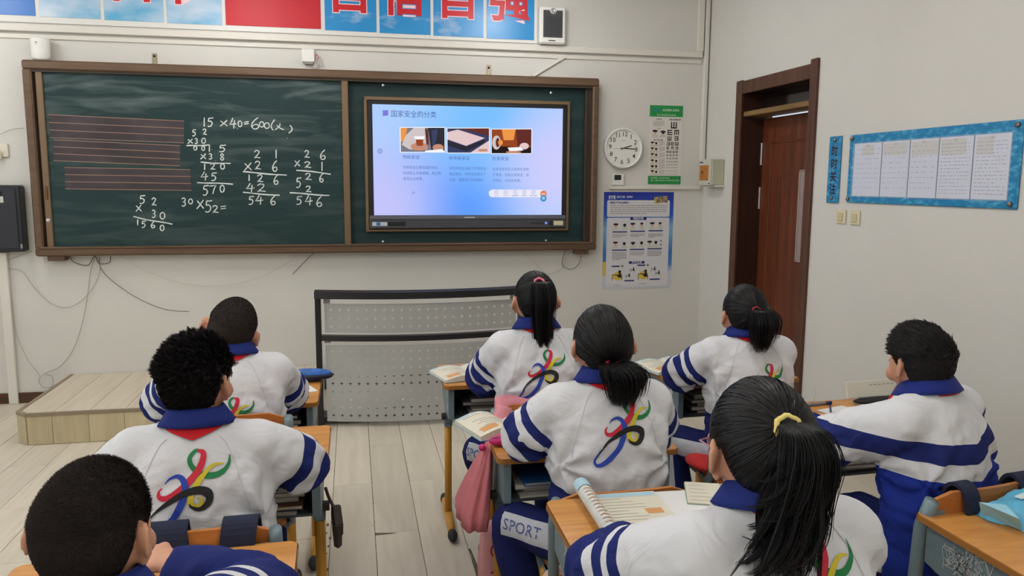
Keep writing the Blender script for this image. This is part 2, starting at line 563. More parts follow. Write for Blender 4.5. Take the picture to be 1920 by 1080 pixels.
# ---- teaching platform at the chalkboard
M_PT = wood_mat('platform_board', (196, 184, 163), (206, 195, 175), scale=(24, 2, 24), rough=0.5)
M_PF = wood_mat('platform_front', (178, 164, 132), (196, 182, 150), scale=(24, 24, 2.2), rough=0.55)
M_PE = mat('platform_edge', (138, 122, 100), rough=0.5)
pl = thing('teaching_platform', 'low beige wooden teaching platform under the chalkboard', 'platform', (-3.92, -0.5, 0))
PX0, PX1, PY, PZ = -4.775 + 3.92, -3.06 + 3.92, -0.5, 0.19
mesh('core', prism([(PX0 + .012, .495), (PX0 + .012, PY + .065), (PX0 + .07, PY + .012), (PX1, PY + .012), (PX1, .495)], 0.0, PZ - .012), M_PE, pl)
xs = PX0 + .012
k = 0
while xs < PX1 - .02:
    x1 = min(xs + 0.2, PX1)
    pl_poly = [(xs + .0015, .495), (xs + .0015, PY + (.065 if k == 0 else .012)), (xs + (.06 if k == 0 else .002), PY + .012), (x1 - .0015, PY + .012), (x1 - .0015, .495)]
    mesh('top_board', prism(pl_poly, PZ - .012, PZ), M_PT, pl)
    mesh('front_board', box(max(xs, PX0 + .075) + .001, x1 - .001, PY, PY + .012, 0.002, PZ - .014, .001), M_PF, pl)
    xs = x1
    k += 1
_dv = Vector((.058, -.058, 0))
mesh('corner_board', prism([(PX0, PY + .063), (PX0 + .068, PY), (PX0 + .075, PY + .010), (PX0 + .012, PY + .068)], 0.002, PZ - .014), M_PF, pl)
mesh('side_board', box(PX0, PX0 + .012, PY + .068, .495, 0.002, PZ - .014, .001), M_PF, pl)
mesh('nosing', join(prism([(PX0 - .004, .495), (PX0 - .004, PY + .062), (PX0 + .066, PY - .004), (PX1, PY - .004), (PX1, PY + .02), (PX0 + .075, PY + .02), (PX0 + .02, PY + .075), (PX0 + .02, .495)], PZ - .016, PZ + .004)), M_PE, pl)

# ---- ceiling lamps
M_TUBE = mat('lamp_tube', (255, 246, 230), rough=0.5, emit=4.0)
for i, (x, y) in enumerate(LAMPS):
    c = thing('ceiling_lamp', 'white twin tube ceiling lamp %s, %s' % (('above the platform end', 'above the middle desks', 'behind the last desks')[i % 3], ('on the door side', 'in the middle line', 'on the window side')[i // 3]), 'lamp', (x, y, LAMP_Z), 0, 'ceiling lamps above the desks')
    mesh('housing', prism([(-.13, -.03), (-.06, .02), (.06, .02), (.13, -.03), (.12, -.03), (.055, .01), (-.055, .01), (-.12, -.03)], -.62, .62), M_WF, c)
    bpy.context.view_layer.update()
    h = c.children[0]
    h.rotation_euler = (math.pi / 2, 0, 0)
    for s in (-1, 1):
        mesh('tube', tube([(s * .05, -.6, -.03), (s * .05, .6, -.03)], .013, 10), M_TUBE, c, True)
        mesh('hanger', tube([(0, s * .45, .015), (0, s * .45, ZC - LAMP_Z)], .004, 6), M_WF, c)
# ================================================================== things on the front wall  (u = x, v = z, w = distance from wall)
M_WHITE = mat('white_plastic', (222, 220, 214), rough=0.35)
M_BLK = mat('black_plastic', (24, 24, 26), rough=0.4)

# ---- banner
BZ = 2.62
bn = wthing('wall_banner', 'white wall banner of blue sky tiles with red characters around a red panel', 'banner', 'F', -3.3, BZ)
mesh('backing', box(-6.9, -1.395, BZ - .015, 3.17, 0.001, .010), mat('banner_white', (218, 216, 210), rough=0.5), bn)
def sky_mat(name, c0, c1, sc, off, amt):
    m = bpy.data.materials.new(name)
    m.use_nodes = True
    nt = m.node_tree
    b = nt.nodes['Principled BSDF']
    b.inputs['Roughness'].default_value = 0.35
    tc = nt.nodes.new('ShaderNodeTexCoord')
    mp = nt.nodes.new('ShaderNodeMapping')
    mp.inputs['Location'].default_value = off
    mp.inputs['Scale'].default_value = (1, 2.0, 1)
    n = nt.nodes.new('ShaderNodeTexNoise')
    n.inputs['Scale'].default_value = sc
    n.inputs['Detail'].default_value = 6
    n.inputs['Roughness'].default_value = 0.55
    r = nt.nodes.new('ShaderNodeValToRGB')
    r.color_ramp.elements[0].position = 0.56 - amt
    r.color_ramp.elements[1].position = 0.80 - amt
    r.color_ramp.elements[0].color = lin(c0) + (1,)
    r.color_ramp.elements[1].color = lin(c1) + (1,)
    nt.links.new(tc.outputs['Object'], mp.inputs[0])
    nt.links.new(mp.outputs[0], n.inputs[0])
    nt.links.new(n.outputs[0], r.inputs[0])
    nt.links.new(r.outputs[0], b.inputs['Base Color'])
    return m
M_SKYL = sky_mat('print_pale_sky', (84, 164, 204), (196, 208, 222), 1.6, (0, 0, 0), 0.12)
M_SKYR = sky_mat('print_blue_sky', (22, 134, 196), (208, 214, 222), 2.4, (3.1, 0.4, 0), -0.04)
M_SKYD = mat('print_deep_blue', (18, 104, 186), rough=0.35)
M_RED = mat('print_red', (196, 22, 34), rough=0.4)
M_PINKW = mat('print_outline', (238, 206, 212), rough=0.4)
tiles = [(-5.20, -4.833, '行', M_SKYD), (-4.806, -4.431, '为', M_SKYL), (-4.408, -4.030, '自', M_SKYL), (-4.010, -3.650, '律', M_SKYL),
         (-2.951, -2.588, '自', M_SKYR), (-2.566, -2.197, '信', M_SKYR), (-2.175, -1.805, '自', M_SKYR), (-1.780, -1.418, '强', M_SKYR)]
for i, (a, b, ch, m) in enumerate(tiles):
    zb = 2.648 - 0.003 * i
    t = mesh('tile', box(a, b, zb, 3.13, .010, .014, .001), m, bn)
    cu = (a + b) / 2 + (-.012 if i < 4 else -.008)
    cv = zb + 0.255
    mesh('character_outline', text(ch, .315, cu, cv, .0148, bold=.045), M_PINKW, t)
    mesh('character', text(ch, .315, cu, cv, .0155, bold=.026), M_RED, t)
mesh('red_panel', box(-3.625, -2.979, 2.642, 3.13, .010, .014, .001), mat('banner_red', (188, 18, 34), rough=0.5), bn)

# ---- wall speaker
sp = wthing('wall_speaker', 'white wall speaker with dark grey grille beside the banner', 'speaker', 'F', -1.29, 2.593)
mesh('housing', box(-1.392, -1.190, 2.594, 2.867, 0.0, .085, .012), M_WHITE, sp)
_pg = [(-1.365, 2.64), (-1.218, 2.64), (-1.218, 2.835), (-1.262, 2.835), (-1.272, 2.815), (-1.291, 2.806), (-1.310, 2.815), (-1.320, 2.835), (-1.365, 2.835)]
_gr = mesh('grille', prism(_pg, .083, .090), mat('grille_grey', (62, 62, 64), rough=0.6), sp)
mesh('grille_holes', join(*[rect2(-1.350 + .0115 * i, -1.3445 + .0115 * i, 2.655 + .0115 * j, 2.6605 + .0115 * j, .0905) for i in range(11) for j in range(12)]), mat('grille_hole', (26, 26, 28), rough=0.8), _gr)
mesh('tweeter', move(lathe([(.020, .0), (.020, .006), (.012, .008), (.010, .004), (.0, .007)], 20), (-1.291, 2.832, .085)), mat('tweeter_silver', (180, 180, 178), rough=0.3, metal=0.5), sp, True)
mesh('badge', rect2(-1.325, -1.27, 2.614, 2.620, .0862), M_BLK, sp)

# ---- white router standing on the board frame
rt = thing('wireless_router', 'white rounded wireless router standing on the chalkboard frame corner', 'router', (-4.80, -0.06, 2.352))
mesh('body', [(x, y * .75, z) for x, y, z in lathe([(.035, 0), (.050, .006), (.058, .02), (.058, .06), (.060, .13), (.060, .142), (.052, .145), (.0, .143)], 24)[0]] and
     ([(x, y * .75, z) for x, y, z in lathe([(.035, 0), (.050, .006), (.058, .02), (.058, .06), (.060, .13), (.060, .142), (.052, .145), (.001, .143)], 24)[0]], lathe([(.035, 0), (.050, .006), (.058, .02), (.058, .06), (.060, .13), (.060, .142), (.052, .145), (.001, .143)], 24)[1]), M_WHITE, rt, True)
mesh('logo', join(box(-.016, -.004, -.0462, -.044, .108, .118), box(-.016, -.002, -.0462, -.044, .100, .102)), mat('router_grey', (150, 150, 150), rough=0.5), rt)

# ---- junction box with cables
jb = wthing('junction_box', 'small white junction box with loose white cables above the chalkboard', 'junction box', 'F', -3.06, 2.40)
mesh('box', box(-3.118, -3.028, 2.405, 2.497, 0.0, .045, .006), M_WHITE, jb)
mesh('gland', box(-3.10, -3.04, 2.392, 2.407, 0.005, .035, .003), mat('gland_grey', (150, 146, 138), rough=0.5), jb)
for i in range(5):
    q = [(-3.03, 2.47 - i * .012, .02), (-3.005 + .006 * i, 2.465 - .02 * i, .035), (-2.995 - .004 * i, 2.42, .03 + .004 * i), (-3.02 - .006 * i, 2.365, .02)]
    mesh('cable', tube(bezier(q, 6), .0022, 6), M_WHITE, jb, True)
mesh('cable', tube(bezier([(-3.03, 2.455, .02), (-3.0, 2.45, .04), (-3.01, 2.41, .03)], 6), .002, 6), mat('cable_red', (190, 60, 50), rough=0.5), jb, True)

# ---- mounting clips on the board frame
M_CLIP = mat('clip_steel', (150, 138, 118), rough=0.4, metal=0.6)
for i, (u, lab) in enumerate(((-4.105, 'rusty steel mounting clip above the music staves of the chalkboard'), (-1.763, 'rusty steel mounting clip above the lit display'))):
    c = wthing('mounting_clip', lab, 'clip', 'F', u, 2.352, 'chalkboard mounting clips')
    mesh('strap', join(box(u - .016, u + .016, 2.352, 2.435, .0, .006, .002), box(u - .016, u + .016, 2.348, 2.356, .0, .06, .002)), M_CLIP, c)
    mesh('screw', move(lathe([(.009, 0), (.009, .003), (.002, .006)], 12), (u, 2.415, .006)), mat('screw_dark', (60, 52, 46), rough=0.4, metal=0.7), c)

# ---- chalkboard with sliding panels
BX0, BX1, BZ0, BZ1 = -4.912, -0.924, 1.045, 2.352
M_FRM = mat('board_frame', (98, 76, 58), rough=0.42, metal=0.25, noise_amt=0.16, noise_scale=3, stretch=(1, 12, 12))
M_FRD = mat('board_frame_dark', (58, 46, 38), rough=0.5, metal=0.2)
M_STL = mat('board_stile', (118, 96, 72), rough=0.4, metal=0.3)
def board_mat(name, base, chalk):
    m = bpy.data.materials.new(name)
    m.use_nodes = True
    nt = m.node_tree
    b = nt.nodes['Principled BSDF']
    b.inputs['Roughness'].default_value = 0.55
    b.inputs['Specular IOR Level'].default_value = 0.3
    tc = nt.nodes.new('ShaderNodeTexCoord')
    prev = None
    for k, (scl, rot, lo, hi, sc, offs) in enumerate((((0.7, 4.0, 1), 0.30, 0.50, 0.80, 2.2, (0, 0, 0)), ((0.5, 3.0, 1), -0.5, 0.52, 0.85, 3.1, (4, 1, 0)))):
        mp = nt.nodes.new('ShaderNodeMapping')
        mp.inputs['Rotation'].default_value = (0, 0, rot)
        mp.inputs['Scale'].default_value = scl
        mp.inputs['Location'].default_value = offs
        n = nt.nodes.new('ShaderNodeTexNoise')
        n.inputs['Scale'].default_value = sc
        n.inputs['Detail'].default_value = 5
        n.inputs['Distortion'].default_value = 0.9
        r = nt.nodes.new('ShaderNodeMapRange')
        r.inputs[1].default_value, r.inputs[2].default_value = lo, hi
        r.inputs[3].default_value, r.inputs[4].default_value = 0.0, chalk
        nt.links.new(tc.outputs['Object'], mp.inputs[0])
        nt.links.new(mp.outputs[0], n.inputs[0])
        nt.links.new(n.outputs[0], r.inputs[0])
        if prev is None:
            prev = r.outputs[0]
        else:
            a = nt.nodes.new('ShaderNodeMath')
            a.operation = 'ADD'
            nt.links.new(prev, a.inputs[0])
            nt.links.new(r.outputs[0], a.inputs[1])
            prev = a.outputs[0]
    if chalk > 0.1:                 # the upper band was wiped less cleanly: more dust there
        sep = nt.nodes.new('ShaderNodeSeparateXYZ')
        nt.links.new(tc.outputs['Object'], sep.inputs[0])
        h = nt.nodes.new('ShaderNodeMapRange')
        h.inputs[1].default_value, h.inputs[2].default_value = 0.55, 1.25
        h.inputs[3].default_value, h.inputs[4].default_value = 0.35, 1.25
        nt.links.new(sep.outputs['Y'], h.inputs[0])
        a = nt.nodes.new('ShaderNodeMath')
        a.operation = 'MULTIPLY'
        nt.links.new(prev, a.inputs[0])
        nt.links.new(h.outputs[0], a.inputs[1])
        prev = a.outputs[0]
    mx = nt.nodes.new('ShaderNodeMix')
    mx.data_type = 'RGBA'
    mx.inputs[6].default_value = lin(base) + (1,)
    mx.inputs[7].default_value = lin((176, 190, 186)) + (1,)
    nt.links.new(prev, mx.inputs[0])
    nt.links.new(mx.outputs[2], b.inputs['Base Color'])
    return m
M_BRD = board_mat('chalkboard_green', (24, 50, 50), 0.22)
M_BRR = board_mat('chalkboard_green_clean', (22, 50, 50), 0.05)
cb = wthing('chalkboard', 'long green sliding chalkboard in a brown metal frame', 'chalkboard', 'F', (BX0 + BX1) / 2, BZ0)
fwid = 0.062
mesh('frame', box(BX0, BX1, BZ1 - fwid, BZ1, 0.0, .10, .010), M_FRM, cb)
mesh('frame', box(BX0, BX1, BZ0, BZ0 + .058, 0.0, .105, .010), M_FRM, cb)
mesh('frame', box(BX0, BX0 + .055, BZ0 + .05, BZ1 - .055, 0.0, .10, .010), M_FRM, cb)
mesh('frame', box(BX1 - .048, BX1, BZ0 + .05, BZ1 - .055, 0.0, .10, .010), M_FRM, cb)
mesh('frame_channel', join(box(BX0 + .05, BX0 + .085, BZ0 + .055, BZ1 - .06, .0, .05), box(BX0 + .05, BX1 - .045, BZ1 - .075, BZ1 - .06, 0, .085), box(BX1 - .075, BX1 - .045, BZ0 + .055, BZ1 - .06, .0, .06)), M_FRD, cb)
mesh('back_panel', box(BX0 + .05, BX1 - .045, BZ0 + .05, BZ1 - .055, 0.002, .02), M_BRR, cb)
mesh('chalk_ledge', box(BX0 + .03, BX1 - .03, BZ0 + .050, BZ0 + .064, .02, .112, .004), M_FRM, cb)
for u in (BX0 + .12, BX1 - .11):
    mesh('foot_bracket', box(u - .055, u + .055, BZ0 - .035, BZ0 + .002, .0, .08, .004), M_FRM, cb)
LP0, LP1 = -4.80, -2.845
lp = mesh('writing_panel', box(LP0, LP1, BZ0 + .064, BZ1 - .072, .05, .064), M_BRD, cb)
mesh('stile', box(LP0 - .042, LP0, BZ0 + .060, BZ1 - .066, .045, .078, .004), M_STL, cb)
mesh('stile', box(LP1, LP1 + .046, BZ0 + .060, BZ1 - .066, .045, .082, .004), M_STL, cb)
mesh('lock', move(lathe([(.013, 0), (.013, .006), (.003, .009)], 14), (LP0 - .021, 1.29, .078)), mat('lock_steel', (190, 190, 186), rough=0.3, metal=0.8), cb)
mesh('pull_handle', box(LP0 - .030, LP0 - .014, 1.43, 1.52, .078, .086, .003), mat('handle_bronze', (104, 78, 50), rough=0.4, metal=0.5), cb)
# panel behind the display on the other half, with its inner stile
mesh('stile', box(BX1 - .098, BX1 - .075, BZ0 + .064, BZ1 - .078, .03, .065, .003), M_FRD, cb)
mesh('display_surround', join(box(-2.69, -2.665, 1.205, 2.175, .02, .062, .004), box(-1.165, -1.140, 1.205, 2.165, .02, .062, .004),
                              box(-2.69, -1.14, 2.150, 2.178, .02, .062, .004), box(-2.69, -1.14, 1.195, 1.215, .02, .062, .004)), M_STL, cb)
for u, v in ((-2.55, 2.255), (-1.30, 2.235), (-2.57, 1.125), (-1.33, 1.122)):
    mesh('screw', move(lathe([(.009, 0), (.009, .004), (.002, .007)], 12), (u, v, .082 if v > 2 else .10)), mat('lock_steel', (190, 190, 186)), cb)
BW = 0.0645
def bpt(px, py):
    return fw(px, py, BW)
# music staves: black strips with ruled lines
M_STF = mat('staff_black', (64, 57, 60), rough=0.75, noise_amt=0.25, noise_scale=5)
M_STR = mat('staff_line', (148, 118, 100), rough=0.8)
M_STW = mat('staff_edge', (150, 152, 140), rough=0.8)
for (c, lab) in (([(91, 215), (345, 227), (345, 268), (94, 258)], None), ([(100, 262), (338, 273), (338, 311), (101, 301)], None), ([(121, 314), (357, 318), (359, 357), (123, 354)], None)):
    q = [np.array(bpt(*p)) for p in c]
    s = mesh('music_staff', ([(a[0], a[1], BW + .0008) for a in q] + [(a[0], a[1], BW) for a in q], [(0, 1, 2, 3), (4, 5, 1, 0), (5, 6, 2, 1), (6, 7, 3, 2), (7, 4, 0, 3)]), M_STF, lp)
    for k in range(4):
        t = k / 3
        a, b = q[0] * (1 - t) + q[3] * t, q[1] * (1 - t) + q[2] * t
    ls = join(*[line2([q[0] * (1 - k / 3) + q[3] * k / 3, q[1] * (1 - k / 3) + q[2] * k / 3], .0045, BW + .0014) for k in range(4)])
    mesh('staff_lines', ls, M_STR, lp)
# chalk handwriting
def arc(cx, cy, rx, ry, a0, a1, n=12):
    return [(cx + rx * math.cos(math.radians(a0 + (a1 - a0) * k / n)), cy + ry * math.sin(math.radians(a0 + (a1 - a0) * k / n))) for k in range(n + 1)]
GL = {
    '0': [arc(.5, .5, .45, .5, 110, 475, 16)],
    '1': [[(.55, 1), (.5, .5), (.48, 0)]],
    '2': [bezier([(.08, .78), (.35, 1), (.75, .9), (.7, .6), (.3, .2), (.05, .02)], 5) + bezier([(.05, .02), (.4, .1), (1, .03)], 3)],
    '3': [bezier([(.1, .88), (.5, 1), (.85, .8), (.6, .56), (.35, .52)], 5) + bezier([(.35, .52), (.75, .45), (.85, .2), (.5, 0), (.1, .1)], 5)],
    '4': [[(.5, 1), (.28, .65), (.02, .38), (.5, .40), (1, .46)], [(.72, .8), (.68, .4), (.62, 0)]],
    '5': [bezier([(.25, .95), (.18, .58), (.5, .62), (.8, .4), (.65, .1), (.3, 0), (.05, .06)], 5), [(.25, .95), (.6, .93), (1, .98)]],
    '6': [bezier([(.8, 1), (.4, .75), (.1, .35), (.25, .05), (.6, 0), (.85, .2), (.65, .4), (.3, .33), (.15, .2)], 5)],
    '7': [[(.0, .9), (.5, .93), (.95, 1), (.7, .6), (.5, 0)]],
    '8': [bezier([(.75, .85), (.45, 1), (.15, .8), (.5, .52), (.85, .25), (.5, 0), (.12, .22), (.45, .5), (.8, .75), (.72, .9)], 5)],
    'x': [[(.05, .9), (.5, .5), (1, .05)], [(.95, 1), (.5, .48), (0, 0)]],
    '=': [[(.0, .75), (1, .95)], [(.05, .15), (1, .35)]],
    '(': [bezier([(1, 1), (.3, .6), (.2, .3), (.6, 0)], 5)],
    ')': [bezier([(.4, 1), (1, .7), (.9, .3), (.1, 0)], 5)],
    'r': [bezier([(.55, 1), (.5, .6), (.0, .05)], 5), bezier([(.2, .75), (.6, .3), (1, .1)], 5)],
    '.': [[(.3, .6), (.6, .4)]],
}
M_CHK = mat('chalk_white', (214, 218, 214), rough=0.95, noise_amt=0.12, noise_scale=120)
C1 = lambda x, y: (340 + x * .2222, 200 + y * .2222)
C2 = lambda x, y: (40 + x * .352, 100 + y * .352)
def chalk(items, cv):
    for it in items:
        if it[0] == '-':
            _, xa, ya, xb, yb = it
            P = [bpt(*cv(xa + (xb - xa) * t, ya + (yb - ya) * t + 3 * math.sin(t * 5 + xa))) for t in np.linspace(0, 1, 9)]
            mesh('chalk_rule', line2(P, .0085, BW + .001, .25), M_CHK, lp)
            continue
        ch, cx, cy, w, h = it
        gs = []
        for st in GL[ch]:
            P = [bpt(*cv(cx + (px - .5) * w, cy - (py - .5) * h)) for px, py in st]
            gs.append(line2(P, .0070, BW + .001, .25))
        mesh('chalk_digit' if ch.isdigit() else 'chalk_sign', join(*gs), M_CHK, lp)
sums = [
 ('chalk_equation', C1, [('1',193,130,10,75),('5',245,130,50,75),('x',358,140,60,50),('4',435,140,55,90),('0',495,145,36,50),('=',548,138,40,26),('6',625,140,80,95),('0',678,150,42,45),('0',722,160,48,48),('(',770,155,34,90),('r',828,170,75,60),(')',918,190,30,65),('.',458,175,10,8),('.',475,188,8,14),('.',895,266,8,6)]),
 ('chalk_sum', C1, [('5',108,220,34,55),('2',197,212,36,48),('x',75,292,42,40),('3',125,290,28,45),('0',188,288,35,45),('-',42,332,235,322),('0',118,350,28,35),('0',185,352,28,35)]),
 ('chalk_sum', C1, [('1',237,350,8,60),('5',347,352,60,58),('.',258,362,8,6),('x',185,420,46,46),('3',245,420,32,46),('.',290,457,10,8),('8',345,425,36,55),('-',163,468,415,482),('1',197,508,15,50),('2',265,505,45,50),('0',348,505,36,45),('4',195,585,62,75),('5',275,590,48,68),('-',133,638,435,655),('5',205,705,50,85),('7',265,700,62,75),('0',345,692,38,60)]),
 ('chalk_equation', C1, [('3',20,805,40,70),('0',78,800,36,42),('x',160,825,58,75),('5',230,840,60,100),('2',287,865,55,60),('=',353,852,46,32)]),
 ('chalk_sum', C1, [('2',640,402,55,65),('1',800,400,6,75),('x',562,505,60,65),('2',645,495,55,68),('6',790,500,50,90),('-',520,550,890,578),('1',572,600,8,55),('2',665,605,55,60),('6',800,615,45,80),('4',582,683,70,75),('2',675,685,75,65),('-',520,725,830,748),('5',590,790,45,70),('4',658,785,65,80),('6',775,790,50,75)]),
 ('chalk_sum', C1, [('2',1060,400,45,60),('6',1195,405,55,80),('x',978,478,45,55),('2',1065,490,60,50),('1',1187,505,8,75),('-',970,535,1260,568),('2',1070,590,55,55),('6',1183,600,40,70),('5',990,640,45,85),('2',1072,695,50,50),('-',915,728,1250,748),('5',995,790,50,70),('4',1075,790,65,85),('6',1165,800,55,85)]),
 ('chalk_sum', C2, [('5',645,778,32,45),('2',707,790,26,40),('x',625,825,30,35),('3',705,855,22,40),('0',752,865,28,35),('-',597,868,805,913),('1',620,900,8,30),('5',652,910,24,35),('6',702,912,25,35),('0',750,930,22,30)]),
]
for nm, cv, items in sums:
    chalk(items, cv)

# ---- interactive display
SX0, SX1, SZ0, SZ1 = -2.630, -1.200, 1.318, 2.122
dsp = wthing('interactive_display', 'lit interactive display showing a blue slide inside the chalkboard', 'display', 'F', (SX0 + SX1) / 2, 1.218)
mesh('bezel', join(box(-2.665, SX0, 1.218, 2.150, .02, .07, .004), box(SX1, -1.165, 1.218, 2.150, .02, .07, .004), box(-2.665, -1.165, SZ1, 2.150, .02, .07, .004)), M_BLK, dsp)
M_DBAR = mat('display_bar', (74, 74, 80), rough=0.4, metal=0.3)
bar = mesh('control_bar', box(-2.665, -1.165, 1.218, SZ0, .02, .078, .006), M_DBAR, dsp)
mesh('upper_strip', box(-2.66, -1.17, 1.288, 1.312, .078, .084, .003), mat('display_strip', (104, 106, 116), rough=0.35, metal=0.4), bar)
mesh('slot', box(-2.53, -2.40, 1.238, 1.270, .076, .080), M_BLK, bar)
mesh('logo_strip', rect2(-1.96, -1.88, 1.296, 1.305, .0845), mat('bar_mark', (176, 178, 184), rough=0.4), bar)
mesh('sticker', rect2(-2.645, -2.535, 1.240, 1.268, .0785), mat('bar_sticker', (190, 196, 200), rough=0.6), bar)
mesh('sticker', rect2(-2.615, -2.585, 1.243, 1.266, .0789), mat('bar_sticker_blue', (36, 110, 170), rough=0.6), bar)
mesh('sticker', rect2(-1.265, -1.190, 1.238, 1.272, .0785), mat('bar_sticker_cream', (206, 200, 168), rough=0.6), bar)
mesh('sensor', rect2(-1.300, -1.272, 1.238, 1.272, .0785), M_BLK, bar)
for i in range(6):
    mesh('button', move(lathe([(.0055, 0), (.0055, .003), (.001, .004)], 10), (-1.440 + i * .0165, 1.256, .078)), M_BLK, bar)
mesh('power_light', disc2(-1.325, 1.256, .010, .0786), mat('power_light', (120, 140, 220), emit=0.5), bar)
def emit_mat(name, rgb, s):
    m = bpy.data.materials.new(name)
    m.use_nodes = True
    b = m.node_tree.nodes['Principled BSDF']
    b.inputs['Base Color'].default_value = (0, 0, 0, 1)
    b.inputs['Emission Color'].default_value = lin(rgb) + (1,)
    b.inputs['Emission Strength'].default_value = s
    b.inputs['Roughness'].default_value = 0.25
    b.inputs['Specular IOR Level'].default_value = 0.2
    return m
SE = 1.0
def slide_bg():
    m = emit_mat('slide_background', (150, 195, 255), SE)
    nt = m.node_tree
    b = nt.nodes['Principled BSDF']
    tc = nt.nodes.new('ShaderNodeTexCoord')
    cols = [((0.42, 0.02), (92, 156, 255), 0.55), ((0.55, 0.97), (120, 190, 255), 0.5), ((0.0, 0.05), (196, 196, 250), 0.5), ((1.0, 0.45), (206, 205, 252), 0.45)]
    prev = None
    for k, (c, col, rad) in enumerate(cols):
        d = nt.nodes.new('ShaderNodeVectorMath')
        d.operation = 'DISTANCE'
        d.inputs[1].default_value = ((c[0] - .5) * 1.43, 0.1 + c[1] * .804, 0.03)
        nt.links.new(tc.outputs['Object'], d.inputs[0])
        r = nt.nodes.new('ShaderNodeMapRange')
        r.interpolation_type = 'SMOOTHSTEP'
        r.inputs[1].default_value, r.inputs[2].default_value = rad * 1.5, 0.05
        nt.links.new(d.outputs['Value'], r.inputs[0])
        mx = nt.nodes.new('ShaderNodeMix')
        mx.data_type = 'RGBA'
        nt.links.new(r.outputs[0], mx.inputs[0])
        if prev is None:
            mx.inputs[6].default_value = lin((172, 206, 255)) + (1,)
        else:
            nt.links.new(prev, mx.inputs[6])
        mx.inputs[7].default_value = lin(col) + (1,)
        prev = mx.outputs[2]
    nt.links.new(prev, b.inputs['Emission Color'])
    return m
scr = mesh('screen', box(SX0, SX1, SZ0, SZ1, .02, .064), slide_bg(), dsp)
SW_ = .0648
SU = lambda x: SX0 + (x - 35) / (1505 - 35) * (SX1 - SX0)          # slide coordinates measured on the picture of the slide
def SP(x, y):
    yt = 60 + (x - 35) / 1470 * 42
    yb = 935 - (x - 35) / 1470 * 12
    return SU(x), SZ1 - (y - yt) / (yb - yt) * (SZ1 - SZ0)
E_TT = emit_mat('slide_title_ink', (58, 92, 156), SE)
E_TX = emit_mat('slide_text_ink', (90, 116, 180), SE)
E_CP = emit_mat('slide_caption_ink', (66, 96, 162), SE)
u, v = SP(343, 143)
mesh('slide_title', text('国家安全的分类', .052, u, v, SW_, sx=.92), E_TT, scr)
u, v = SP(132, 130)
mesh('slide_mark', quad2([(u - .02, v - .022), (u + .02, v - .016), (u + .02, v + .022), (u - .02, v + .018)], SW_), emit_mat('slide_mark', (122, 120, 214), SE), scr)
caps = [(320, 475, '传统安全', 257, 555, ['传统安全主要指国防安全、', '包括防止外部侵略、保卫国', '家领土主权等。']),
        (688, 483, '非传统安全', 608, 562, ['非传统安全涵盖了环境安全、', '食品安全、网络安全等多个', '方面，需要我们共同维护。']),
        (1010, 486, '社会安全', 948, 567, ['社会安全关乎人民的生命财', '产安全，包括公共安全、经', '济安全、文化安全等。'])]
for cx, cy, t, bx, by, body in caps:
    u, v = SP(cx, cy)
    mesh('slide_caption', text(t, .032, u, v, SW_), E_CP, scr)
    gs = []
    for k, ln in enumerate(body):
        u, v = SP(bx, by + k * 45)
        gs.append(text(ln, .0255, u, v, SW_, align='LEFT', sx=.92))
    mesh('slide_paragraph', join(*gs), E_TX, scr)
# three slide pictures, each one printed mesh of coloured shapes
PICM = [emit_mat('slide_picture_tone', c, SE) for c in
        ((246, 246, 250), (34, 34, 48), (120, 120, 134), (196, 138, 116), (206, 196, 196), (96, 40, 34), (150, 66, 28), (236, 150, 70), (52, 58, 96), (226, 198, 200), (28, 16, 14))]
def picture(x0, y0, x1, y1, shapes):
    V, F, I = [], [], []
    def add(poly, mi, lvl):
        kk = len(V)
        for fx, fy in poly:
            u, v = SP(x0 + fx * (x1 - x0), y0 + fy * (y1 - y0))
            V.append((u, v, SW_ + lvl * .0002))
        F.append(tuple(range(kk, kk + len(poly))))
        I.append(mi)
    add([(-.02, 1.03), (1.02, 1.03), (1.02, -.03), (-.02, -.03)], 0, 0)
    for i, (mi, poly) in enumerate(shapes):
        add([(min(1, max(0, a)), min(1, max(0, b))) for a, b in poly], mi, 1 + i)
    o = mesh('slide_picture', (V, F), PICM, scr, faces_mat=I)
    return o
B_ = [(0, 1), (1, 1), (1, 0), (0, 0)]
ov = lambda cx, cy, rx, ry, n=12: [(cx + rx * math.cos(6.283 * k / n), cy + ry * math.sin(6.283 * k / n)) for k in range(n)]
picture(243, 245, 575, 432, [(2, B_), (7, [(0, 0), (.15, 0), (.1, .5), (0, .6)]), (4, [(.12, .3), (.3, 0), (.55, 0), (.6, .9), (.2, .9), (.02, .7)]), (1, [(.62, 0), (1, 0), (1, 1), (.7, 1)]), (8, [(.7, .1), (.85, .05), (.8, .6), (.72, .8)]),
    (5, [(.55, .05), (.62, .05), (.64, .7), (.58, .7)]), (3, ov(.42, .78, .2, .17)), (6, [(.33, .35), (.52, .35), (.5, .75), (.36, .75)]), (0, [(.3, .35), (.55, .35), (.52, .48), (.33, .48)]), (3, ov(.85, .82, .13, .15)), (0, [(.55, .95), (.95, .88), (1, 1), (.55, 1)])])
picture(597, 250, 919, 438, [(8, B_), (5, [(.3, .0), (1, .0), (1, .3), (.55, .12)]), (9, [(.0, .15), (.25, .05), (.9, .4), (.45, .72), (0, .45)]), (1, [(0, .5), (.45, .75), (.9, .45), (.88, .6), (.45, .95), (0, .7)]), (9, [(.55, 1), (1, .5), (1, 1)]), (3, [(.75, .85), (.96, .85), (.96, .95), (.75, .95)])])
